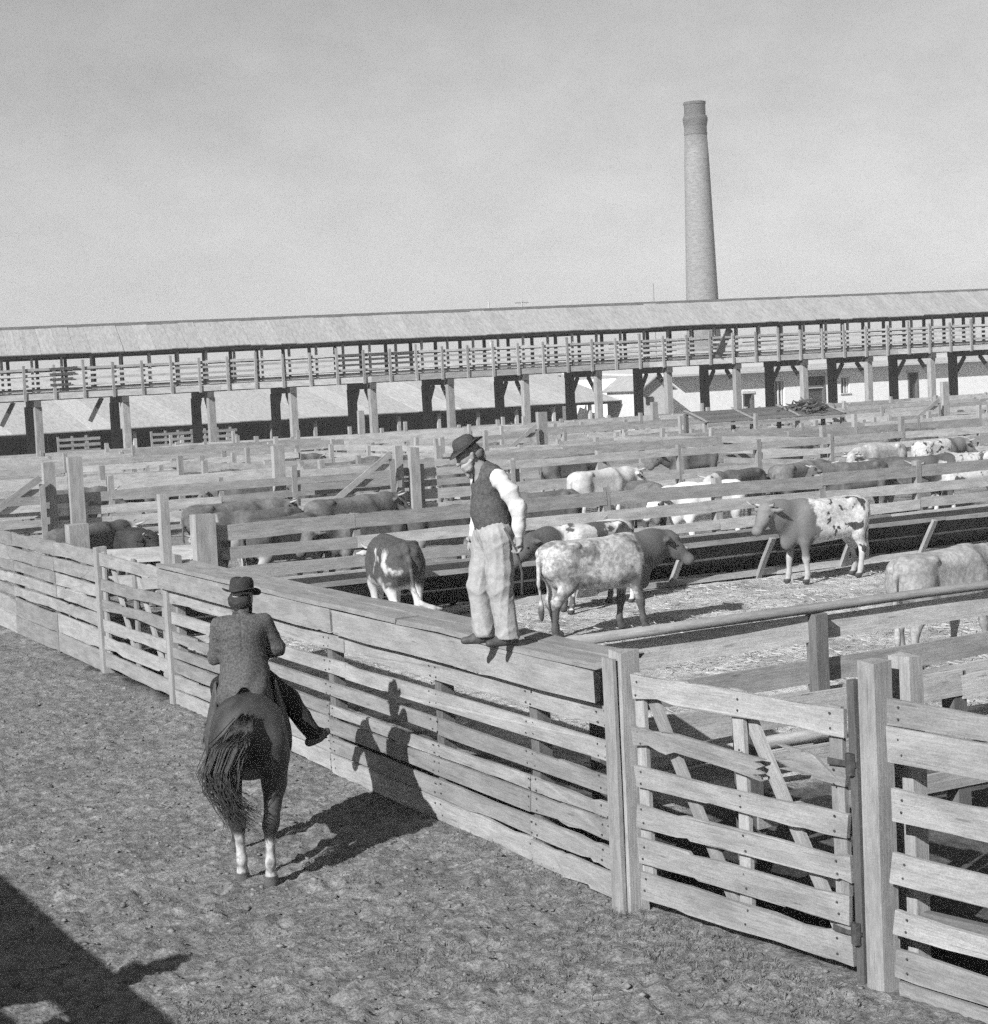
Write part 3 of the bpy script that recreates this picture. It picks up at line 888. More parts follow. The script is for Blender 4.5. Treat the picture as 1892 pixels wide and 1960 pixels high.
wallbox(wb, 'end_wall', X0, X0 + .35, 99.4, 112, 0, 3.75, WHITE)
timber(wb, 'roof_slope', (X0 - .3, 105.2, 4.02), (X1, 105.2, 4.02), 14.0, .14, PALE, upv=(0, 1, .04), seg=4)
timber(wb, 'eave_board', (at_y(1420, 98).x, 98.2, 3.98), (X1, 98.2, 3.98), .24, .06, PALE)

# ------------------------------------------------------------------ chimney and telegraph poles
def brick_mat():
    n = NT('sooty_brick', .9)
    co = n.obj()
    sx = n.n('SeparateXYZ'); n.put(sx.inputs[0], co)
    f = n.noise(n.vec(co, (1, 1, 3)), 1.6, 6, .6); f2 = n.noise(co, .35, 3, .5)
    course = n.math('FRACT', n.math('MULTIPLY', sx.outputs[2], 3.2))
    v = n.math('MULTIPLY', n.ramp(f, .3, .7, .17, .25), n.ramp(course, 0, .2, .9, 1.0))
    soot = n.ramp(n.math('ADD', sx.outputs[2], n.math('MULTIPLY', f2, 5)), 33, 39, 1.0, .45)
    n.grey(n.math('MULTIPLY', v, soot)); n.bump(course, .2, .03)
    return n.m


cp = unproj(1345, 577, 13.0)
dcx = Vector((cp.x, cp.y, 0)).normalized() * 235
ch = empty('factory_chimney', (dcx.x, dcx.y, 0)); tag(ch, 'tall round brick factory chimney with a corbelled top', 'chimney')
BR = brick_mat()
kz = 235 / 230.0
link('shaft', lathe('shaft', [(2.35 * kz, 0), (2.06 * kz, 13), (1.58 * kz, 31), (1.42 * kz, 34.5)], 40), BR, ch, smooth=True)
link('band', lathe('band', [(1.42 * kz, 34.5), (1.48 * kz, 34.52), (1.48 * kz, 34.8), (1.42 * kz, 34.82), (1.43 * kz, 35.5)], 40), BR, ch)
link('corbel', lathe('corbel', [(1.43 * kz, 35.5), (1.57 * kz, 36.2), (1.59 * kz, 36.6), (1.48 * kz, 36.9)], 40), BR, ch)
link('crown', lathe('crown', [(1.36 * kz, 36.9), (1.35 * kz, 38.3), (1.41 * kz, 38.35), (1.41 * kz, 38.7)], 40), BR, ch)
for (u, zt, arm, lb) in ((955, 12.9, 0, 'faint bare pole above the walkway roof at centre'), (1018, 13.2, 1, 'faint telegraph pole with a cross arm above the walkway roof'), (1269, 14.6, 0, 'thin tall pole left of the factory chimney')):
    p = at_y(u, 175.0)
    tp = empty('utility_pole', (p.x, p.y, 0)); tag(tp, lb, 'pole', 'poles behind the walkway')
    link('shaft', lathe('pole', [(.16, 0), (.09, zt)], 8), WOODF, tp)
    if arm:
        for z in (zt - .5, zt - 1.1):
            timber(tp, 'cross_arm', (p.x - .9, p.y, z), (p.x + .9, p.y, z), .12, .1, WOODF)

# ------------------------------------------------------------------ the walk the picture is taken from (its shade falls in the lower left corner)
nw = empty('near_walkway', (-2.0, -6, 0)); tag(nw, 'plank walkway on posts casting the shadow in the lower left corner', 'walkway')
DZ = 2.49
for i in range(100):
    y = -6 + i * .45
    for j, (xa, xb_) in enumerate(((-2.1, -1.49), (-1.48, -.87), (-.86, -.31), (-.30, -.03))):
        if (abs(y - 11.45) < .2 or abs(y - 9.6) < .2) and j == 2: continue
        timber(nw, 'deck_plank', (xa, y, DZ - .025), (xb_, y, DZ - .025), .44, .05, WOOD, upv=(0, 1, 0))
for y in range(-6, 39, 5):
    for x in (-.16, -2.0):
        timber(nw, 'edge_beam', (x, y, DZ - .16), (x, y + 4.99, DZ - .16), .2, .12, WOOD)
        post(nw, 'post', x, y + 2.5, -.1, DZ - .27, .2, .2, WOODP)
post(nw, 'rail_stub', -.12, 10.0, DZ, DZ + .36, .3, .18, WOODP)

# ------------------------------------------------------------------ cattle
def coat(name, base, patch=None, sc=2.2, th=.5, soft=.03, front=None, fx=.45, face=None, legs=None, belly=None, lz=.42, mott=.0, rump=None):
    n = NT(name, .8); n.b.inputs['Specular IOR Level'].default_value = .2
    co, rd = n.obj(), n.rnd()
    off = n.n('CombineXYZ'); n.put(off.inputs[0], n.math('MULTIPLY', rd, 50.0)); n.put(off.inputs[1], n.math('MULTIPLY', rd, 23.0))
    sx = n.n('SeparateXYZ'); n.put(sx.inputs[0], co)
    nz = n.noise(n.vec(co, (1, 1, 1), off.outputs[0]), sc, 4, .55, .3)
    fine = n.noise(n.vec(co, (9, 9, 14), off.outputs[0]), 3, 5, .7)
    big = n.noise(n.vec(co, (1, 1, 1), off.outputs[0]), 1.4, 3, .5)
    v = base
    if patch is not None:
        v = n.mix(n.ramp(nz, th - soft, th + soft, 0, 1), base, patch)
    if mott:
        v = n.math('MULTIPLY', v, n.ramp(n.noise(co, 16, 4, .7), .35, .65, 1 - mott, 1 + mott * .6))
    wob = n.math('MULTIPLY', n.math('SUBTRACT', nz, .5), .7)
    X, Z = n.math('ADD', sx.outputs[0], wob), n.math('ADD', sx.outputs[2], wob)
    if rump is not None: v = n.mix(n.ramp(X, -.50, -.44, 0, 1), rump, v)
    if front is not None: v = n.mix(n.ramp(X, fx - .05, fx + .05, 0, 1), v, front)
    if belly is not None: v = n.mix(n.ramp(Z, .70, .80, 1, 0), v, belly)
    if legs is not None: v = n.mix(n.ramp(Z, lz - .1, lz + .06, 1, 0), v, legs)
    if face is not None: v = n.mix(n.ramp(sx.outputs[0], 1.02, 1.08, 0, 1), v, face)
    v = n.math('MULTIPLY', v, n.ramp(fine, .3, .7, .86, 1.1)) if not isinstance(v, float) else n.ramp(fine, .3, .7, v * .75, v * 1.2)
    v = n.math('MULTIPLY', v, n.ramp(big, .3, .7, .8, 1.12))
    v = n.mix(n.ramp(sx.outputs[2], .07, .09, 1, 0), v, .05)
    n.grey(v); n.bump(fine, .15, .008)
    return n.m


def cow_prims(head=(1.30, 0.0, 1.24), nose=(1.66, 0.0, 1.02), step=.08, tail='down', thin=1.0):
    P = [box((-.13, 0, 1.02), (.50, .095, .155), .17, .09, .2),                        # the long square barrel
         cap((-.30, 0, .86), (.35, 0, .82), .20, .215, .10, (1, 1.12, 1)),               # belly
         box((-.70, 0, 1.08), (.06, .08, .08), .17, .09, .1),                          # rump
         cap((.28, 0, 1.24), (.52, 0, 1.22), .12, .13, .08, (1, .7, 1)),                 # withers
         ell((.60, 0, .95), (.20, .215, .31), .08), ell((.72, 0, .70), (.11, .08, .14), .08),
         cap((-.80, 0, 1.30), (-.93, 0, 1.25), .05, .04, .06)]
    for s in (-1, 1):
        st = step * s
        P += [ell((-.50, s * .215, 1.29), (.085, .05, .045), .05), cap((-.50, s * .20, 1.27), (-.86, s * .11, 1.20), .05, .045, .06), ell((-.88, s * .10, 1.20), (.06, .04, .05), .05),
              ell((.46, s * .17, .98), (.14, .09, .24), .08)]
        P += chain([(-.66, s * .15, 1.02), (-.60, s * .18, .78), (-.765 + st * .5, s * .16, .50), (-.75 + st, s * .155, .17), (-.72 + st, s * .16, .07)], [.205, .13, .062, .042, .046], .05, (1, .78, 1))
        P += [cap((-.765 + st * .5, s * .16, .50), (-.825 + st * .5, s * .16, .56), .045, .028, .03), ell((-.69 + st, s * .16, .045), (.07, .05, .05), .02)]
        P += chain([(.48, s * .15, 1.0), (.49, s * .175, .70), (.51 - st * .6, s * .16, .42), (.51 - st, s * .155, .16), (.53 - st, s * .155, .07)], [.15, .092, .056, .040, .044], .05, (1, .8, 1))
        P += [ell((.55 - st, s * .155, .045), (.07, .05, .05), .02)]
    h, n_ = Vector(head), Vector(nose)
    d = (n_ - h).normalized(); lat = Vector((-d.y, d.x, 0)).normalized(); upw = d.cross(lat) * -1
    if upw.z < 0: upw = -upw
    nb = Vector((.62, 0, 1.10))
    mid = nb.lerp(h, .5)
    P += chain([(.5, 0, 1.08), tuple(mid), tuple(h - d * .02)], [.27, .225, .155], .09, (1, .64, 1))
    P += [cap((.64, 0, .80), tuple(mid - Vector((0, 0, .13))), .15, .10, .09, (1, .5, 1)), cap(tuple(mid - Vector((0, 0, .12))), tuple(h - Vector((0, 0, .09))), .10, .06, .08, (1, .5, 1))]
    n_ = n_ + d * .07
    P += [cap(h, h + d * .17, .130, .112, .05), cap(h + d * .15, n_, .100, .078, .05), ell(n_, (.085, .092, .080), .04), ell(h + upw * .085 + d * .03, (.09, .10, .05), .05),
          cap(h + d * .03 - upw * .085, h + d * .24 - upw * .08, .07, .052, .05), ell(h + upw * .07 - d * .02, (.08, .09, .065), .04)]
    for s in (-1, 1):
        e0 = h - d * .02 + lat * (s * .10) + upw * .03
        e1 = h - d * .06 + lat * (s * .30) - upw * .01
        P += [cap(e0, (e0 + e1) / 2, .025, .045, .02, (1, 1, 1)), cap((e0 + e1) / 2, e1, .045, .015, .02), ell(h + d * .12 + lat * s * .095 + upw * .03, (.03, .03, .026), .02)]
    if tail == 'down':
        P += chain([(-.86, 0, 1.25), (-.97, 0, 1.12), (-.985, 0, .8), (-.96, 0, .55)], [.045, .034, .024, .02], .03)
        P += [ell((-.96, 0, .42), (.045, .04, .15), .03)]
    else:
        P += chain([(-.86, 0, 1.25), (-.97, -.02, 1.1), (-.98, -.06, .72), (-.97, -.16, .52)], [.045, .034, .024, .02], .03)
        P += chain([(-.97, -.16, .52), (-.96, -.3, .44), (-.95, -.46, .43)], [.035, .05, .012], .03)
    return P, h, d, lat, upw


COWS = {}


def cow_meshes(key, h=.021, **kw):
    P, hd, d, lat, upw = cow_prims(**kw)
    bm_ = body_mesh('cow_' + key, P, h)
    horns = []
    for s in (-1, 1):
        b = hd - d * .04 + lat * (s * .075) + upw * .10
        v, f = tube([b, b + lat * s * .09 + upw * .02, b + lat * s * .16 + upw * .09 + d * .03, b + lat * s * .17 + upw * .17 + d * .06], [.026, .023, .016, .004], 8)
        horns.append(mesh('horn', v, f))
    ev, ef = [], []
    eyes = []
    for s in (-1, 1):
        c = hd + d * .12 + lat * s * .115 + upw * .035
        v, f = tube([c - lat * .014, c + lat * .014], [.02, .02], 8)
        eyes.append(mesh('eye', v, f))
    COWS[key] = (bm_, horns, eyes)


cow_meshes('level', head=(1.18, 0, 1.20), nose=(1.40, -.10, .97), step=.10)
cow_meshes('alert', head=(1.15, .06, 1.22), nose=(1.38, .13, .99), step=.07)
cow_meshes('low', head=(1.18, .05, 1.08), nose=(1.43, .14, .84), step=.12)
cow_meshes('away', head=(1.16, -.05, 1.02), nose=(1.36, -.12, .80), step=.05, tail='swish')
cow_meshes('plain', head=(1.20, -.08, 1.16), nose=(1.42, -.18, .92), step=-.09, h=.03)

ROAN = coat('roan_coat', .40, .15, 3.2, .57, .10, front=.10, fx=.52, legs=.07, lz=.50, mott=.34)
SPOT = coat('white_coat_with_dark_spots', .52, .06, 5.0, .58, .02, front=.14, fx=.30, face=.17, legs=.36, mott=.25, lz=.46)
HERE = coat('red_coat_white_belly', .075, .48, 2.6, .62, .05, face=.5, belly=.42, legs=.3, lz=.30, mott=.2)
PALEC = coat('pale_dun_coat', .29, .40, 2.5, .55, .15, mott=.25, legs=.25)
PIED = coat('pied_coat', .5, .09, 2.3, .52, .02, front=.08, fx=.7, mott=.15)
BROWN = coat('brown_coat', .10, .16, 2.0, .5, .15, mott=.2, legs=.08)
BROWNW = coat('brown_coat_white_face', .09, .13, 2.0, .5, .15, face=.36, belly=.3, mott=.2)
BLACK = coat('black_coat', .025, .04, 2, .5, .2)
SNOW = coat('snow_white_coat', .78, .7, 2.2, .6, .1, mott=.05)
WHITEC = coat('whitish_coat', .5, .33, 2.2, .66, .05, mott=.12, face=.5)
for m_, nm in ((HORN, 'horn'), ):
    pass


def cow(label, pos, heading, key, mt, sc=1.06, grp=None, horns=True, name='cow'):
    me, hs, es = COWS[key]
    o = bpy.data.objects.new(name, me); COL.objects.link(o)
    if not me.materials: me.materials.append(mt)
    o.material_slots[0].link = 'OBJECT'; o.material_slots[0].material = mt
    o.location = (pos[0], pos[1], PEN_Z - .01 if len(pos) < 3 else pos[2]); o.rotation_euler = (0, 0, heading); o.scale = (sc, sc, sc)
    tag(o, label, 'cow', grp)
    for h_ in (hs if horns else []): link('horn', h_, HORN, o, smooth=True)
    for e_ in es: link('eye', e_, HAIRD, o, smooth=True)
    me.polygons.foreach_set('use_smooth', [True] * len(me.polygons))
    return o


def hd(u, deg):          # heading turned by deg (left positive) from the line of sight at column u
    return math.pi / 2 - AZ - math.atan((u - W0 / 2) / FPX) + R(deg)


NG = 'cattle in the near pen'
cow('brown steer with white hind patch seen from behind left of the standing man', unproj(758, 1213, PEN_Z).xy, hd(758, 13), 'away', HERE, 1.10, NG)
cow('pale roan steer with dark head standing side on right of the man', unproj(1152, 1212, PEN_Z).xy, R(0), 'level', ROAN, 1.06, NG, horns=False)
cow('white spotted steer with brown shoulders facing left by the feed bunk', unproj(1576, 1110, PEN_Z).xy, R(180), 'alert', SPOT, 1.08, NG)
cow('pale dun steer cut off by the right edge of the photo', unproj(1812, 1265, PEN_Z).xy, R(12), 'low', PALEC, 1.05, NG, horns=False)
cow('white and dark pied steer half hidden behind the roan steer', unproj(1132, 1165, PEN_Z).xy, R(196), 'plain', PIED, 1.05, NG, horns=False)

HG = 'herd behind the bunk fence'
HERD = [
    (440, 35.5, 8, 'plain', BROWN, 'brown steer whose long back shows left above the bunk fence'),
    (500, 34.2, 186, 'plain', BROWNW, 'brown steer with white face standing behind the first brown back'),
    (665, 34.8, 4, 'level', BROWN, 'dark steer whose back shows above the fence left of the man'),
    (400, 30.6, 250, 'plain', BROWNW, 'white faced steer looking through the boards by the corner post'),
    (545, 30.4, 20, 'low', BROWNW, 'steer with white belly seen through the boards at left'),
    (690, 30.5, 195, 'low', BROWN, 'brown steer seen through the boards above the rear facing steer'),
    (840, 30.8, 10, 'plain', BROWNW, 'brown steer seen through the boards just left of the man'),
    (1030, 30.9, 190, 'low', BROWN, 'dark steer seen through the boards just right of the man'),
    (1150, 37.5, 10, 'plain', WHITEC, 'white steer whose back rises above the fence right of the man'),
    (1350, 30.3, 180, 'low', SNOW, 'bright white steer broadside behind the boards right of centre'),
    (1240, 31.5, 250, 'plain', BROWN, 'brown steer facing the fence beside the bright white steer'),
    (1420, 33.5, 200, 'plain', BROWNW, 'white faced horned steer behind the spotted steer'),
    (1530, 34.0, 15, 'plain', BROWN, 'dark horned steer behind the back of the spotted steer'),
    (1640, 33.0, 185, 'level', BROWN, 'dark steer right of the spotted steer behind the boards'),
    (1745, 33.5, 160, 'plain', BROWNW, 'brown steer with white face near the right edge behind boards'),
    (1850, 32.2, 175, 'low', PIED, 'pied steer at the right edge behind the boards'),
    (1800, 39.6, 10, 'plain', SPOT, 'white spotted steer whose back shows high at the right edge'),
    (1690, 38.8, 190, 'low', PALEC, 'pale steer with lowered head left of the high spotted back'),
    (258, 31.5, 262, 'alert', BLACK, 'black faced steer looking over the boards near the left edge'),
    (160, 33.5, 30, 'plain', BROWNW, 'brown steer behind the left end of the lane fence'),
    (240, 52.0, 5, 'plain', BROWN, 'dark steer in the far pen right of the wide pale post'),
    (330, 51.5, 186, 'plain', BROWN, 'second dark steer in the far pen left of the tall pale post'),
    (420, 52.2, 8, 'plain', BROWNW, 'brown steer in the far pen just left of the tall pale post'),
    (640, 51.0, 175, 'plain', BROWN, 'dark steer in the far pen between the tall pale posts'),
    (900, 44.8, 10, 'plain', BROWN, 'dark steer in the alley behind the head of the man'),
    (1330, 45.0, 185, 'plain', BROWN, 'brown steer in the alley below the brush pile'),
    (860, 50.5, 5, 'plain', BROWNW, 'brown white faced steer far behind the hat of the man'),
    (1660, 51.5, 5, 'plain', BROWNW, 'far brown steer below the white building at right'),
    (120, 46.0, 8, 'plain', BROWN, 'dark steer in the alley behind the left edge gate'),
    (480, 45.0, 184, 'plain', BROWN, 'dark steer in the alley just left of the tall pale post'),
    (620, 45.2, 6, 'plain', BROWN, 'dark steer in the alley just right of the tall pale post'),
    (740, 53.0, 186, 'low', BROWN, 'dark steer in the far pen behind the paired tall posts'),
    (1090, 45.0, 6, 'plain', BROWNW, 'brown steer in the alley right of the standing man'),
    (1180, 53.0, 183, 'plain', BROWN, 'dark steer in the far pen left of the board shelter'),
    (1500, 45.5, 4, 'plain', BROWN, 'dark steer in the alley above the spotted steer'),
    (1760, 46.0, 186, 'plain', BROWN, 'dark steer in the alley at the right edge'),
    (560, 61.0, 5, 'plain', BROWN, 'faint dark steer two pens before the walkway at left'),
    (930, 61.0, 185, 'plain', BROWN, 'faint dark steer two pens before the walkway at centre'),
]
for (u, Y, deg, key, mt, lb) in HERD:
    p = at_y(u, Y)
    cow(lb, (p.x, p.y), R(deg + rng.uniform(-5, 5)), key, mt, rng.uniform(1.02, 1.12), HG)

# ------------------------------------------------------------------ horse
HZ = hd(490, 1)
hp_ = unproj(493, 1688, 0)
HDIR = Vector((math.cos(HZ), math.sin(HZ), 0))
HPOS = hp_ + HDIR * .66
HPOS.z = -.01
P = [cap((-.46, 0, 1.19), (.36, 0, 1.14), .315, .32, .1, (1, .95, 1)),
     cap((-.2, 0, 1.05), (.3, 0, 1.0), .29, .28, .1, (1, 1.0, 1)),
     cap((-.62, 0, 1.28), (-.30, 0, 1.27), .22, .22, .1, (1, 1.2, 1)),
     ell((-.80, 0, 1.27), (.10, .13, .13), .08),
     cap((.30, 0, 1.40), (.60, 0, 1.36), .12, .13, .1, (1, .6, 1)), ell((.62, 0, 1.08), (.25, .23, .30), .1)]
for s in (-1, 1):
    st = .09 * s
    P += [ell((-.66, s * .165, 1.15), (.20, .155, .23), .06)]
    P += chain([(-.62, s * .18, 1.02), (-.60, s * .185, .82), (-.76 + st, s * .14, .55), (-.745 + st, s * .125, .50), (-.72 + st, s * .115, .20), (-.67 + st, s * .115, .10)], [.175, .115, .068, .058, .042, .05], .05, (1, .84, 1))
    P += [cap((-.74 + st, s * .14, .52), (-.80 + st, s * .14, .58), .045, .028, .03), cap((-.68 + st, s * .115, .09), (-.65 + st, s * .115, .02), .05, .066, .02)]
    P += chain([(.52, s * .17, 1.06), (.48, s * .18, .80), (.52 - st, s * .155, .50), (.50 - st, s * .15, .18), (.54 - st, s * .15, .09)], [.17, .10, .058, .042, .05], .05, (1, .82, 1))
    P += [cap((.55 - st, s * .15, .09), (.57 - st, s * .15, .02), .05, .064, .02)]
P += chain([(.55, 0, 1.26), (.82, 0, 1.46), (1.08, 0, 1.62)], [.22, .16, .12], .1, (1, .62, 1))
P += [cap((1.10, 0, 1.64), (1.25, 0, 1.50), .12, .10, .05, (1, .8, 1)), cap((1.25, 0, 1.50), (1.45, 0, 1.24), .085, .07, .05, (1, .85, 1)), ell((1.47, 0, 1.21), (.075, .065, .075), .03)]
for s in (-1, 1):
    P += [cap((1.06, s * .06, 1.72), (1.05, s * .075, 1.84), .04, .012, .02)]
P += chain([(-.86, .0, 1.36), (-.95, .02, 1.30), (-1.0, .04, 1.1)], [.06, .05, .035], .05)


def cleft(V, X, Y, Z):
    g = .045 * np.exp(-(Y / .035) ** 2) * np.clip((1.25 - Z) / .2, 0, 1) * np.clip((-X - .70) / .12, 0, 1) * (Z > .6)
    return V + g


HB = NT('bay_horse_coat', .55); HB.b.inputs['Specular IOR Level'].default_value = .3
co = HB.obj(); sx = HB.n('SeparateXYZ'); HB.put(sx.inputs[0], co)
f = HB.noise(co, 5, 5, .6); hair = HB.noise(HB.vec(co, (40, 40, 12)), 3, 3, .6)
v = HB.ramp(f, .3, .7, .026, .055)
v = HB.mix(HB.ramp(HB.math('ADD', sx.outputs[2], HB.math('MULTIPLY', f, .12)), .44, .52, 1, 0), v, HB.mix(HB.ramp(sx.outputs[0], -.3, -.2, 0, 1), HB.ramp(HB.noise(co, 14, 4, .6), .35, .6, .16, .42), .05))
v = HB.mix(HB.ramp(sx.outputs[2], .075, .09, 1, 0), v, .09)
HB.grey(HB.math('MULTIPLY', v, HB.ramp(hair, .3, .7, .8, 1.15))); HB.bump(hair, .2, .006)
horse = link('horse', body_mesh('horse', P, .018, cleft), HB.m, smooth=True)
horse.location = HPOS; horse.rotation_euler = (0, 0, HZ)
tag(horse, 'dark bay horse with white hind stockings seen from behind', 'horse')
tv, tf = [], []
for i in range(280):
    a = NP.normal(0, .035); b = NP.normal(0, .03)
    sp = NP.normal(0, 1)
    sw = NP.uniform(.0, 1)
    L = NP.uniform(.65, 1.0)
    p0 = Vector((-.90 + b * .3, .01 + a * .9, 1.41 + b * .6))
    c2, e2 = NP.normal(0, .03), NP.uniform(-.14, .16)
    pts = [p0, Vector((-1.0 + b * .5, .06 + a * 1.3, 1.34 + b * .5)), Vector((-1.05 + b, .16 + a * 1.4 + c2, 1.22)),
           Vector((-1.08 + b, .25 + a * 1.5 + c2 + .03 * sp, 1.04)), Vector((-1.08 + b, .25 + a + c2 + .04 * sp, 1.28 - .42 * L)),
           Vector((-1.07 + b, .17 + e2 * .4 + .03 * sp, 1.24 - .58 * L)), Vector((-1.06 + b, .08 + e2 + NP.normal(0, .03), 1.18 - .66 * L))]
    tube(pts, [.005, .006, .0055, .005, .0045, .003, .0007], 3, tv, tf)
link('tail', mesh('tail_hair', tv, tf), plain('tail_hair', .028, .6, .6, 30, .2), horse)
mv, mf_ = [], []
for i in range(70):
    t = i / 70
    p0 = Vector((.56 + .5 * t, 0, 1.45 + .29 * t)); s = rng.choice((-1, 1))
    tube([p0, p0 + Vector((-.02, s * .05, .02)), p0 + Vector((-.03, s * .10, -.14))], [.012, .012, .002], 3, mv, mf_)
link('mane', mesh('mane_hair', mv, mf_), HAIRD, horse)

SEAT = HPOS + HDIR * .06
sdl = empty('saddle', (SEAT.x, SEAT.y, 0), HZ); tag(sdl, 'dark leather saddle with stirrups under the rider', 'saddle')
link('saddle_seat', body_mesh('saddle_seat', [cap((-.26, 0, 1.50), (.24, 0, 1.48), .055, .05, .04, (1, 2.6, 1)), cap((-.25, 0, 1.49), (-.27, 0, 1.54), .045, .03, .05, (1, 3.2, 1)), cap((.24, 0, 1.5), (.28, 0, 1.62), .05, .035, .04)], .016), LEATHER, sdl, smooth=True)
for s in (-1, 1):
    link('saddle_flap', body_mesh('flap', [cap((-.04, s * .25, 1.42), (0, s * .35, 1.05), .16, .14, .03, (1, .16, 1))], .02), LEATHER, sdl, smooth=True)
    sx_, sy_ = (.11, .60) if s < 0 else (.38, .32)
    v, f_ = tube([(.10, s * .36, 1.2), (sx_, s * sy_, 1.03)], [.012, .012], 6); tube([(sx_, s * (sy_ - .07), .985), (sx_, s * (sy_ - .05), 1.06), (sx_, s * sy_, 1.08), (sx_, s * (sy_ + .05), 1.06), (sx_, s * (sy_ + .07), .985), (sx_, s * sy_, .97), (sx_, s * (sy_ - .07), .985)], [.012] * 7, 6, v, f_)
    link('stirrup', mesh('stirrup', v, f_), IRON, sdl)

# ------------------------------------------------------------------ people
def hand_prims(wrist, d, palm_n, curl=1.0, sc=1.0, thumb_side=1):
    """palm from the wrist along d; fingers curl towards palm_n"""
    w, d, pn = Vector(wrist), Vector(d).normalized(), Vector(palm_n)
    pn = (pn - d * pn.dot(d)).normalized(); lat = d.cross(pn) * thumb_side
    P = [cap(w, w + d * .08 * sc, .028 * sc, .036 * sc, .02), cap(w + d * .05 * sc + lat * .022, w + d * .085 * sc - lat * .022, .02 * sc, .02 * sc, .02)]
    for i, (o, l) in enumerate(((.033, .9), (.011, 1.0), (-.011, .93), (-.032, .74))):
        b = w + d * .085 * sc + lat * o * sc
        a1 = .5 * curl; a2 = 1.5 * curl; a3 = 2.3 * curl
        p1 = b + (d * math.cos(a1) + pn * math.sin(a1)) * .040 * l * sc
        p2 = p1 + (d * math.cos(a2) + pn * math.sin(a2)) * .030 * l * sc
        p3 = p2 + (d * math.cos(a3) + pn * math.sin(a3)) * .022 * l * sc
        P += chain([tuple(b), tuple(p1), tuple(p2), tuple(p3)], [.0105 * sc, .0095 * sc, .009 * sc, .0075 * sc], .006)
    t0 = w + d * .03 * sc + lat * .03 * sc; t1 = t0 + (d * .6 + lat * .6 + pn * .4) * .035 * sc; t2 = t1 + (d * .5 + pn * .9 - lat * .2) * .032 * sc
    P += chain([tuple(t0), tuple(t1), tuple(t2)], [.015 * sc, .0125 * sc, .009 * sc], .012)
    return P


def head_prims(c, fwd, upv):
    c, f_, u_ = Vector(c), Vector(fwd).normalized(), Vector(upv)
    u_ = (u_ - f_ * u_.dot(f_)).normalized(); l_ = u_.cross(f_)
    T = lambda a, b, c_: tuple(c + f_ * a + l_ * b + u_ * c_)
    P = [cap(T(-.03, 0, .03), T(.015, 0, .03), .085, .083, .03), cap(T(.02, 0, -.02), T(.035, 0, -.08), .066, .048, .04),
         cap(T(.085, 0, .01), T(.112, 0, -.022), .012, .016, .015), cap(T(.075, -.03, .025), T(.075, .03, .025), .016, .016, .02),
         cap(T(.075, -.018, -.062), T(.075, .018, -.062), .011, .011, .012), ell(T(.07, 0, -.095), (.024, .024, .02), .02)]
    for s in (-1, 1):
        P += [cap(T(-.005, s * .082, -.02), T(-.012, s * .088, .02), .014, .018, .012), ell(T(.06, s * .042, -.015), (.022, .02, .018), .02)]
    return P, T


def folds(amp, fr=38, sd=0):
    """creases: thin ridges at two slants, broken up along their length"""
    def fn(V, X, Y, Z):
        a = np.sin(fr * .5 * (Z + .55 * X - .25 * Y) + 2.2 * np.sin(8 * Y + 5 * X + sd) + sd)
        b = np.sin(fr * .37 * (Z - .7 * Y + .3 * X) + 2.6 * np.sin(7 * X - 6 * Z + 1 + sd))
        m1 = .5 + .5 * np.sin(11 * Y + 9 * Z + 2 * sd); m2 = .5 + .5 * np.sin(10 * X - 8 * Z + 1 + sd)
        return V - amp * 1.5 * ((1 - np.abs(a)) ** 2 * m1 + (1 - np.abs(b)) ** 2 * m2 - .4)
    return fn


def cut(fn, z0=None, z1=None):
    def g(V, X, Y, Z):
        V = fn(V, X, Y, Z)
        if z0 is not None: V = np.maximum(V, z0 - Z + 0 * X + 0 * Y)
        if z1 is not None: V = np.maximum(V, Z - z1 + 0 * X + 0 * Y)
        return V
    return g


def hat(name, par, T_mat, r=.095, brim=.15, ht=.125, dent=.0, mt=None):
    prof = [(brim, 0), (brim + .004, .006), (r + .014, .010), (r + .004, .018), (r, .05), (r * .96, ht * .72), (r * .8, ht * .93), (r * .45, ht)]
    def bend(x, y, z):
        rr = math.hypot(x, y)
        k = max(0, (rr - r) / (brim - r + 1e-6))
        z2 = z + k * (.035 * (abs(y) / brim) ** 2 - .018 * (x / brim)) + .006 * math.sin(3 * math.atan2(y, x) + 1) * k
        if z > .06: z2 -= dent * math.exp(-(y / .03) ** 2) * (z / ht)
        return (x * 1.08, y * .95, z2)
    o = link(name, lathe('hat', prof, 32, bend), mt, par, T_mat, smooth=True)
    link('hat_band', lathe('band', [(r + .005, .016), (r + .006, .018), (r + .003, .04), (r + .002, .041)], 32, lambda x, y, z: (x * 1.085, y * .955, z)), HAIRD, o)
    return o


def frame(o, fwd, upv):
    f_ = Vector(fwd).normalized(); u_ = Vector(upv); u_ = (u_ - f_ * u_.dot(f_)).normalized(); l_ = u_.cross(f_)
    m = Matrix((f_, l_, u_)).transposed().to_4x4(); m.translation = o
    return m


HAIRG = plain('greying_hair', .13, .8, .4, 120, .5)
FELT = cloth('dark_felt', .035); FELT2 = cloth('brown_felt', .055)
VEST = cloth('dark_wool_vest', .078, .3, 40); SHIRT = cloth('white_cotton_shirt', .52, .06); TROUS = cloth('pale_canvas_trousers', .29, .15, 22)
COAT = cloth('grey_tweed_coat', .080, .45, 55, 190); PANTS = cloth('black_trousers', .022)

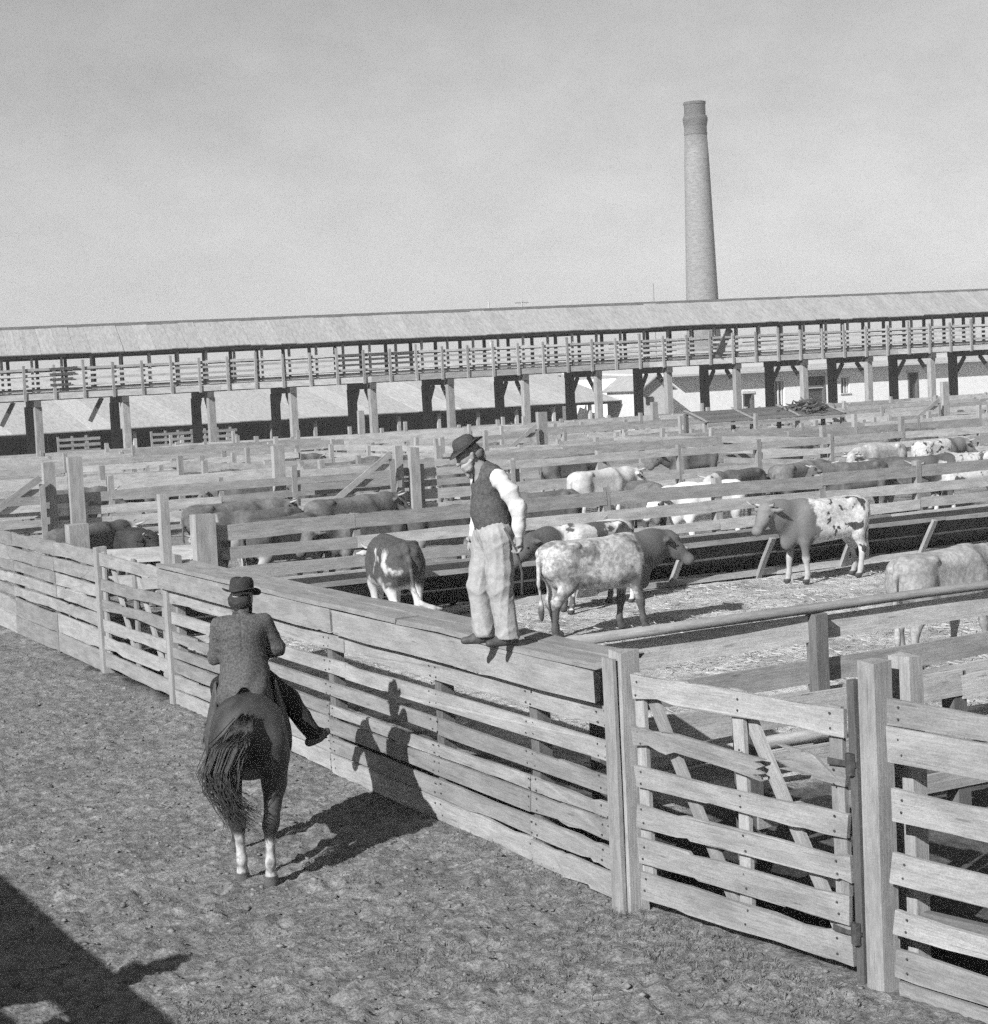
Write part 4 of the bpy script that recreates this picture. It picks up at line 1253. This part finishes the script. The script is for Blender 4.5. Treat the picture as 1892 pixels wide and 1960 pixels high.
def tfolds(V, X, Y, Z):                   # long soft creases down the legs, some bunching at the knee and hem
    a = np.sin(30 * np.arctan2(Y - .12 * np.sign(Y), X) * .18 + 2.0 * Z + 2 * np.sin(5 * Z + 4 * Y))
    b = np.sin(26 * Z + 14 * X + 4 * np.sin(9 * Y))
    w = np.exp(-((Z - .46) / .10) ** 2) + 1.2 * np.exp(-((Z - .10) / .07) ** 2) + .8 * np.exp(-((Z - .86) / .09) ** 2)
    c = np.sin(21 * Y + 17 * X + 6 * Z) * np.sin(15 * Z - 11 * X)
    return V - .008 * (1 - np.abs(a)) ** 2 - .009 * w * (1 - np.abs(b)) ** 2 - .004 * c


# the man standing on the cap walk
mp = unproj(953, 1233, CAPZ)
left_dir = Vector((-math.cos(AZ), math.sin(AZ), 0)); toward = Vector((-math.sin(AZ), -math.cos(AZ), 0))
md = (left_dir * math.cos(R(13)) + toward * math.sin(R(13)))
MZ = math.atan2(md.y, md.x)
man = empty('person', (mp.x, mp.y, CAPZ + .002), MZ)
tag(man, 'standing man in dark vest, white shirt and pale trousers on the fence holding a stick', 'person')
hc, hf, hu = Vector((.165, .0, 1.555)), Vector((.86, .06, -.38)), Vector((.4, 0, .9))
HP, HT = head_prims(hc, hf, hu)
lw, le, ls = Vector((-.165, .25, .885)), Vector((-.165, .265, 1.12)), Vector((-.03, .19, 1.38))
rw, re_, rs_ = Vector((.10, -.24, .90)), Vector((.03, -.27, 1.13)), Vector((.04, -.19, 1.38))
B = HP + chain([(.04, 0, 1.36), (.085, 0, 1.46), tuple(hc + Vector((-.02, 0, -.03)))], [.075, .06, .06], .03)
B += chain([tuple(ls), tuple(le), tuple(lw)], [.055, .042, .03], .03) + hand_prims(lw, (.05, .02, -1), (1, .1, 0), 1.0, 1.0, -1)
B += chain([tuple(rs_), tuple(re_), tuple(rw)], [.055, .042, .03], .03) + hand_prims(rw, (.25, .1, -1), (0, 1, 0), .6, 1.0, 1)
B += [cap((-.01, 0, .98), (.005, 0, 1.30), .10, .11, .06, (1, 1.2, 1))]
for s in (-1, 1):
    B += chain([(0, s * .09, .92), (.04 - s * .05, s * .105, .5), (.012 - s * .07, s * .115, .09)], [.085, .058, .04], .04)
link('body', body_mesh('man_body', B, .0085), SKIN, man, smooth=True)
S = [cap((-.02, 0, .98), (.0, 0, 1.30), .118, .122, .05, (1, 1.18, 1)), cap((.0, -.13, 1.38), (.0, .13, 1.38), .074, .074, .05), cap((.06, 0, 1.42), (.085, 0, 1.465), .07, .066, .03)]
S += chain([tuple(ls), tuple(ls.lerp(le, .5) + Vector((-.01, .012, 0))), tuple(le), tuple(le.lerp(lw, .6)), tuple(lw + Vector((0, 0, .01)))], [.070, .070, .064, .054, .038], .04)
S += chain([tuple(rs_), tuple(re_), tuple(rw)], [.082, .072, .045], .04)
link('shirt', body_mesh('shirt', S, .0105, folds(.0065, 46)), SHIRT, man, smooth=True)
Vt = [cap((-.02, 0, 1.0), (.005, 0, 1.28), .143, .152, .08, (1, 1.18, 1)), cap((.0, -.125, 1.385), (.0, .125, 1.385), .096, .096, .07), cap((.02, 0, 1.40), (.055, 0, 1.45), .10, .078, .05), ell((.03, 0, 1.10), (.14, .16, .16), .06), cap((-.02, 0, .94), (-.02, 0, 1.0), .146, .146, .05, (1, 1.15, 1))]


def vest_cut(V, X, Y, Z):
    V = folds(.004, 44, 3)(V, X, Y, Z)
    V = np.maximum(V, .92 - .10 * np.clip(X * 4, -1, 1) - Z + 0 * Y)           # hem drops at the front
    for w in (ls, rs_):                                                       # armholes
        dd = np.sqrt(((X - w.x) / 1.1) ** 2 + ((Y - w.y * 1.28) / .62) ** 2 + (Z - w.z + .015) ** 2) - .100
        V = np.maximum(V, -dd)
    nk = np.sqrt((X - .13) ** 2 + (Y / .8) ** 2 + ((Z - 1.47) / 1.5) ** 2) - .105   # neck opening
    return np.maximum(V, -nk)


link('vest', body_mesh('vest', Vt, .0115, vest_cut), VEST, man, smooth=True)
Tr = [cap((-.02, 0, .92), (-.015, 0, 1.04), .155, .146, .06, (1, 1.16, 1))]
Tr += chain([(-.01, .10, .90), (-.02, .12, .62), (-.015, .125, .48), (-.06, .13, .06)], [.126, .104, .096, .092], .04)
Tr += chain([(.01, -.10, .90), (.08, -.11, .62), (.10, -.11, .48), (.085, -.105, .05)], [.122, .100, .094, .090], .04)
link('trousers', body_mesh('trousers', Tr, .0115, cut(tfolds, .055, 1.07)), TROUS, man, smooth=True)
for (ax_, ay, tz) in ((-.06, .13, 10), (.085, -.105, -4)):
    c_, s_ = math.cos(R(tz)), math.sin(R(tz))
    tip = (ax_ + .17 * c_, ay + .17 * s_, .032)
    link('shoe', body_mesh('shoe', [cap((ax_ - .045, ay, .045), (ax_ + .07, ay + .01 * s_, .05), .045, .045, .03, (1, .85, 1)), cap((ax_ + .05, ay, .035), tip, .042, .03, .03), cap((ax_, ay, .06), (ax_, ay, .12), .042, .045, .03)], .009, cut(lambda V, X, Y, Z: V, .001)), LEATHER, man, smooth=True)
bd = [cap(HT(.065, -.035, -.055), HT(.065, .035, -.055), .032, .032, .03), cap(HT(.06, 0, -.08), HT(.075, 0, -.15), .042, .016, .03), cap(HT(.02, -.07, -.03), HT(.05, -.04, -.09), .022, .03, .03), cap(HT(.02, .07, -.03), HT(.05, .04, -.09), .022, .03, .03)]
link('beard', body_mesh('beard', bd, .008, folds(.004, 120)), HAIRW, man, smooth=True)
link('hair', body_mesh('hair', [cap(HT(-.068, -.03, .0), HT(-.068, .03, .0), .058, .058, .03), cap(HT(-.08, 0, -.02), HT(-.08, 0, -.075), .05, .035, .03)], .009, folds(.003, 110)), HAIRG, man, smooth=True)
hat('hat', man, frame(Vector(HT(-.012, 0, .062)), hf + hu * -.05, hu), .093, .150, .115, .03, FELT2)
stk = empty('walking_stick', (0, 0, 0)); tag(stk, 'short dark stick held behind the hip of the standing man', 'stick')
mw = Matrix.Translation(man.location) @ Matrix.Rotation(MZ, 4, 'Z')
gp = lw + Vector((.030, .015, -.10))
v, f_ = tube([mw @ (gp + Vector((.10, .03, .19))), mw @ gp, mw @ (gp + Vector((-.035, .0, -.18))), mw @ (gp + Vector((-.03, .0, -.36)))], [.010, .011, .011, .015], 8)
stk.location = mw @ gp
link('shaft', mesh('stick', [tuple(Vector(a) - stk.location) for a in v], f_), LEATHER, stk, smooth=True)

# the rider
SZ = 1.50
rider = empty('person', (SEAT.x, SEAT.y, SZ), HZ - R(2)); tag(rider, 'rider in dark coat and round hat on the bay horse, seen from behind', 'person')
hc, hf, hu = Vector((.07, -.015, .735)), Vector((.85, -.5, -.12)), Vector((.1, -.06, 1))
HP, HT = head_prims(hc, hf, hu)
ls, le, lw = Vector((.0, .19, .54)), Vector((.06, .235, .27)), Vector((.27, .12, .20))
rs_, re_, rw = Vector((.0, -.19, .545)), Vector((.05, -.285, .31)), Vector((.26, -.15, .22))
B = HP + chain([(.0, 0, .52), (.03, 0, .62), tuple(hc + Vector((-.01, 0, -.02)))], [.075, .058, .058], .03)
B += [cap((0, 0, .1), (.0, 0, .46), .125, .13, .06, (1, 1.15, 1))]
B += chain([tuple(ls), tuple(le), tuple(lw)], [.055, .042, .03], .03) + hand_prims(lw, (.9, -.3, -.1), (0, 0, -1), .9, 1, 1)
B += chain([tuple(rs_), tuple(re_), tuple(rw)], [.055, .042, .03], .03) + hand_prims(rw, (.9, .35, -.1), (0, 0, -1), .9, 1, -1)
LEG = {}
for s in (-1, 1):
    hipp, kn, an = ((0, .10, .07), (.38, .215, -.05), (.36, .26, -.45)) if s > 0 else ((0, -.12, .06), (.14, -.36, -.16), (.06, -.55, -.45))
    LEG[s] = (hipp, kn, an)
    B += chain([hipp, kn, an], [.085, .058, .042], .04)
link('body', body_mesh('rider_body', B, .009), SKIN, rider, smooth=True)
J = [cap((-.03, 0, .10), (-.03, 0, .44), .16, .152, .08, (1, 1.26, 1)), cap((-.01, -.125, .53), (-.01, .125, .53), .088, .088, .08), cap((.01, 0, .58), (.03, 0, .635), .075, .066, .03),
     cap((-.05, 0, .16), (-.17, 0, -.04), .165, .225, .06, (1, 1.08, 1))]
J += chain([tuple(ls), tuple(le), tuple(lw)], [.078, .066, .052], .035) + chain([tuple(rs_), tuple(re_), tuple(rw)], [.080, .070, .052], .035)


def coat_cut(V, X, Y, Z):
    hang = np.sin(34 * Y + 3 * np.sin(6 * Z)) * np.clip((.40 - Z) / .3, 0, 1)                    # the skirt hangs in soft flutes
    V = folds(.006, 75, 1)(V, X, Y, Z) - .007 * hang * (X < 0) + .007 * np.exp(-(Y / .006) ** 2) * (X < -.05)   # creases and the back seam
    V = np.maximum(V, -.115 + .17 * np.exp(-(Y / .10) ** 2) * np.clip(-X * 8, 0, 1) - Z)     # hem arches over the horse's croup
    return V


link('collar', body_mesh('collar', [cap((.015, 0, .585), (.03, 0, .635), .082, .074, .02)], .0095, cut(folds(.002, 60), .585, .645)), FELT, rider, smooth=True)
link('coat', body_mesh('coat', J, .0115, coat_cut), COAT, rider, smooth=True)
for s in (-1, 1):
    a, b, c_ = LEG[s]
    link('trouser_leg', body_mesh('trouser_leg', chain([a, b, c_], [.125, .092, .074], .05), .0115, folds(.005, 30, s)), PANTS, rider, smooth=True)
    an = Vector(c_)
    fd = Vector((.62, s * (.62 if s < 0 else .1), .22 if s < 0 else .02)).normalized()
    link('boot', body_mesh('boot', [cap(an + Vector((0, 0, .04)), an + Vector((.0, 0, -.05)), .05, .046, .03), cap(an + Vector((0, 0, -.06)) - fd * .05, an + Vector((0, 0, -.065)) + fd * .08, .040, .044, .03), cap(an + Vector((0, 0, -.065)) + fd * .06, an + Vector((0, 0, -.065)) + fd * .18, .042, .032, .03)], .0095), LEATHER, rider, smooth=True)
link('hair', body_mesh('hair', [cap(HT(-.04, -.03, .0), HT(-.04, .03, .0), .076, .076, .03), cap(HT(-.07, 0, -.02), HT(-.06, 0, -.07), .05, .04, .03), cap(HT(.02, -.07, -.05), HT(.06, -.03, -.10), .02, .03, .03), cap(HT(.02, .07, -.05), HT(.06, .03, -.10), .02, .03, .03)], .009, folds(.003, 110)), HAIRD, rider, smooth=True)
hat('hat', rider, frame(Vector(HT(-.01, 0, .055)), hf, hu), .106, .165, .150, .02, FELT)

# ------------------------------------------------------------------ loose cover: clods, grass, straw
def scatter(n_, x0, x1, y0, y1, fn=None):
    x = NP.uniform(x0, x1, n_ * 3); y = NP.uniform(y0, y1, n_ * 3)
    if fn is not None:
        k = NP.uniform(0, 1, n_ * 3) < fn(x, y); x, y = x[k], y[k]
    x, y = x[:n_], y[:n_]
    return x, y, ground_z(x, y)


ico = np.array([(0, 0, 1), (.894, 0, .447), (.276, .851, .447), (-.724, .526, .447), (-.724, -.526, .447), (.276, -.851, .447), (.724, .526, -.447), (-.276, .851, -.447), (-.894, 0, -.447), (-.276, -.851, -.447), (.724, -.526, -.447), (0, 0, -1)])
icof = np.array([(0, 1, 2), (0, 2, 3), (0, 3, 4), (0, 4, 5), (0, 5, 1), (1, 6, 2), (2, 7, 3), (3, 8, 4), (4, 9, 5), (5, 10, 1), (6, 7, 2), (7, 8, 3), (8, 9, 4), (9, 10, 5), (10, 6, 1), (11, 7, 6), (11, 8, 7), (11, 9, 8), (11, 10, 9), (11, 6, 10)])
x, y, z = scatter(6000, 3.2, 7.4, 7.6, 30, lambda x, y: np.clip(1.2 - (y - 8) / 26, .15, 1))
r = np.abs(NP.normal(0, .008, len(x))) + .005 + (NP.uniform(0, 1, len(x)) > .99) * .014
jit = NP.uniform(.4, 1.4, (len(x), 12, 3))
V = ico[None] * jit * r[:, None, None] * np.array([1.3, 1.3, .7]) + np.stack([x, y, z + r * .1], 1)[:, None, :]
F = (icof[None] + (np.arange(len(x)) * 12)[:, None, None]).reshape(-1, 3)
tag(link('clods', np_mesh('clods', V.reshape(-1, 3), F), plain('dry_clods', .15, .95, .5, 9, .4)), 'dry earth clods scattered over the dirt lane', 'clods', kind='stuff')


def blades(name, label, n_, x, y, z, hmin, hmax, w, lean, mt, cat):
    k = len(x)
    a = NP.uniform(0, 2 * math.pi, k); h = NP.uniform(hmin, hmax, k); ln = np.abs(NP.normal(0, lean, k))
    b = NP.uniform(0, 2 * math.pi, k)
    base = np.stack([x, y, z - .01], 1)
    wv_ = np.stack([np.cos(a), np.sin(a), 0 * a], 1) * w
    d = np.stack([np.cos(b) * ln, np.sin(b) * ln, np.ones(k)], 1); d /= np.linalg.norm(d, axis=1)[:, None]
    mid = base + d * (h * .55)[:, None]
    d2 = np.stack([np.cos(b) * ln * 2.2, np.sin(b) * ln * 2.2, np.full(k, .8)], 1); d2 /= np.linalg.norm(d2, axis=1)[:, None]
    tip = mid + d2 * (h * .45)[:, None]
    V = np.stack([base - wv_, base + wv_, mid + wv_ * .7, mid - wv_ * .7, tip], 1).reshape(-1, 3)
    i = np.arange(k)[:, None] * 5
    F = np.concatenate([i + np.array([[0, 1, 2]]), i + np.array([[0, 2, 3]]), i + np.array([[3, 2, 4]])])
    return tag(link(name, np_mesh(name, V, F), mt), label, cat, kind='stuff')


def gmask(x, y):
    d = xA(y) - x
    nz = vnoise(x * 1.3, y * 1.3, 9); n2 = vnoise(x * 4, y * 4, 5)
    near = np.clip((13.5 - y) / 4, 0, 1)
    return np.clip((nz * .6 + n2 * .5 - .45) * 2.2, 0, 1) * near + np.exp(-(d / .22) ** 2) * .35 * (n2 > .35)


x, y, z = scatter(30000, 3.4, 7.28, 7.4, 22, gmask)
GRASS = NT('dry_short_grass', .8); rdm = GRASS.noise(GRASS.obj(), 14, 3, .6); GRASS.grey(GRASS.ramp(rdm, .3, .7, .05, .17))
blades('grass', 'sparse short dry grass along the lane and fence foot', 0, x, y, z, .025, .085, .0035, .6, GRASS.m, 'grass')
x, y, z = scatter(9000, 9.0, 27, 13.2, 25.3, lambda x, y: vnoise(x * .8, y * .8, 4) * .8)
k = len(x); a = NP.uniform(0, math.pi, k); L = NP.uniform(.03, .10, k); w = .005
dx, dy = np.cos(a) * L, np.sin(a) * L
zz = z + .02
V = np.stack([np.stack([x - dx - dy * w / L, y - dy + dx * w / L, zz], 1), np.stack([x - dx + dy * w / L, y - dy - dx * w / L, zz], 1),
              np.stack([x + dx + dy * w / L, y + dy - dx * w / L, zz + NP.uniform(-.01, .03, k)], 1), np.stack([x + dx - dy * w / L, y + dy + dx * w / L, zz + .012], 1)], 1).reshape(-1, 3)
F = (np.arange(k)[:, None] * 4 + np.arange(4)[None])
tag(link('straw', np_mesh('straw', V, F), plain('bright_straw', .38, .7, .3, 8, 0)), 'bright straw littered over the floor of the near pen', 'straw', kind='stuff')

# ------------------------------------------------------------------ dusty air over the yards
hz = bpy.data.materials.new('dusty_air'); hz.use_nodes = True
ht = hz.node_tree; ht.nodes.clear()
ho = ht.nodes.new('ShaderNodeOutputMaterial'); hv = ht.nodes.new('ShaderNodeVolumePrincipled')
hv.inputs['Color'].default_value = (.9, .9, .9, 1); hv.inputs['Density'].default_value = .0007; hv.inputs['Anisotropy'].default_value = 0.0
ht.links.new(hv.outputs[0], ho.inputs['Volume'])
hvx = [(x, y, z) for z in (-1.2, 42.0) for (x, y) in ((-3100, -3100), (3100, -3100), (3100, 3600), (-3100, 3600))]
tag(link('haze', mesh('haze', hvx, [(3, 2, 1, 0), (4, 5, 6, 7), (0, 1, 5, 4), (1, 2, 6, 5), (2, 3, 7, 6), (3, 0, 4, 7)]), hz), 'thin pale dusty air lying over the stockyard', 'haze', kind='stuff')
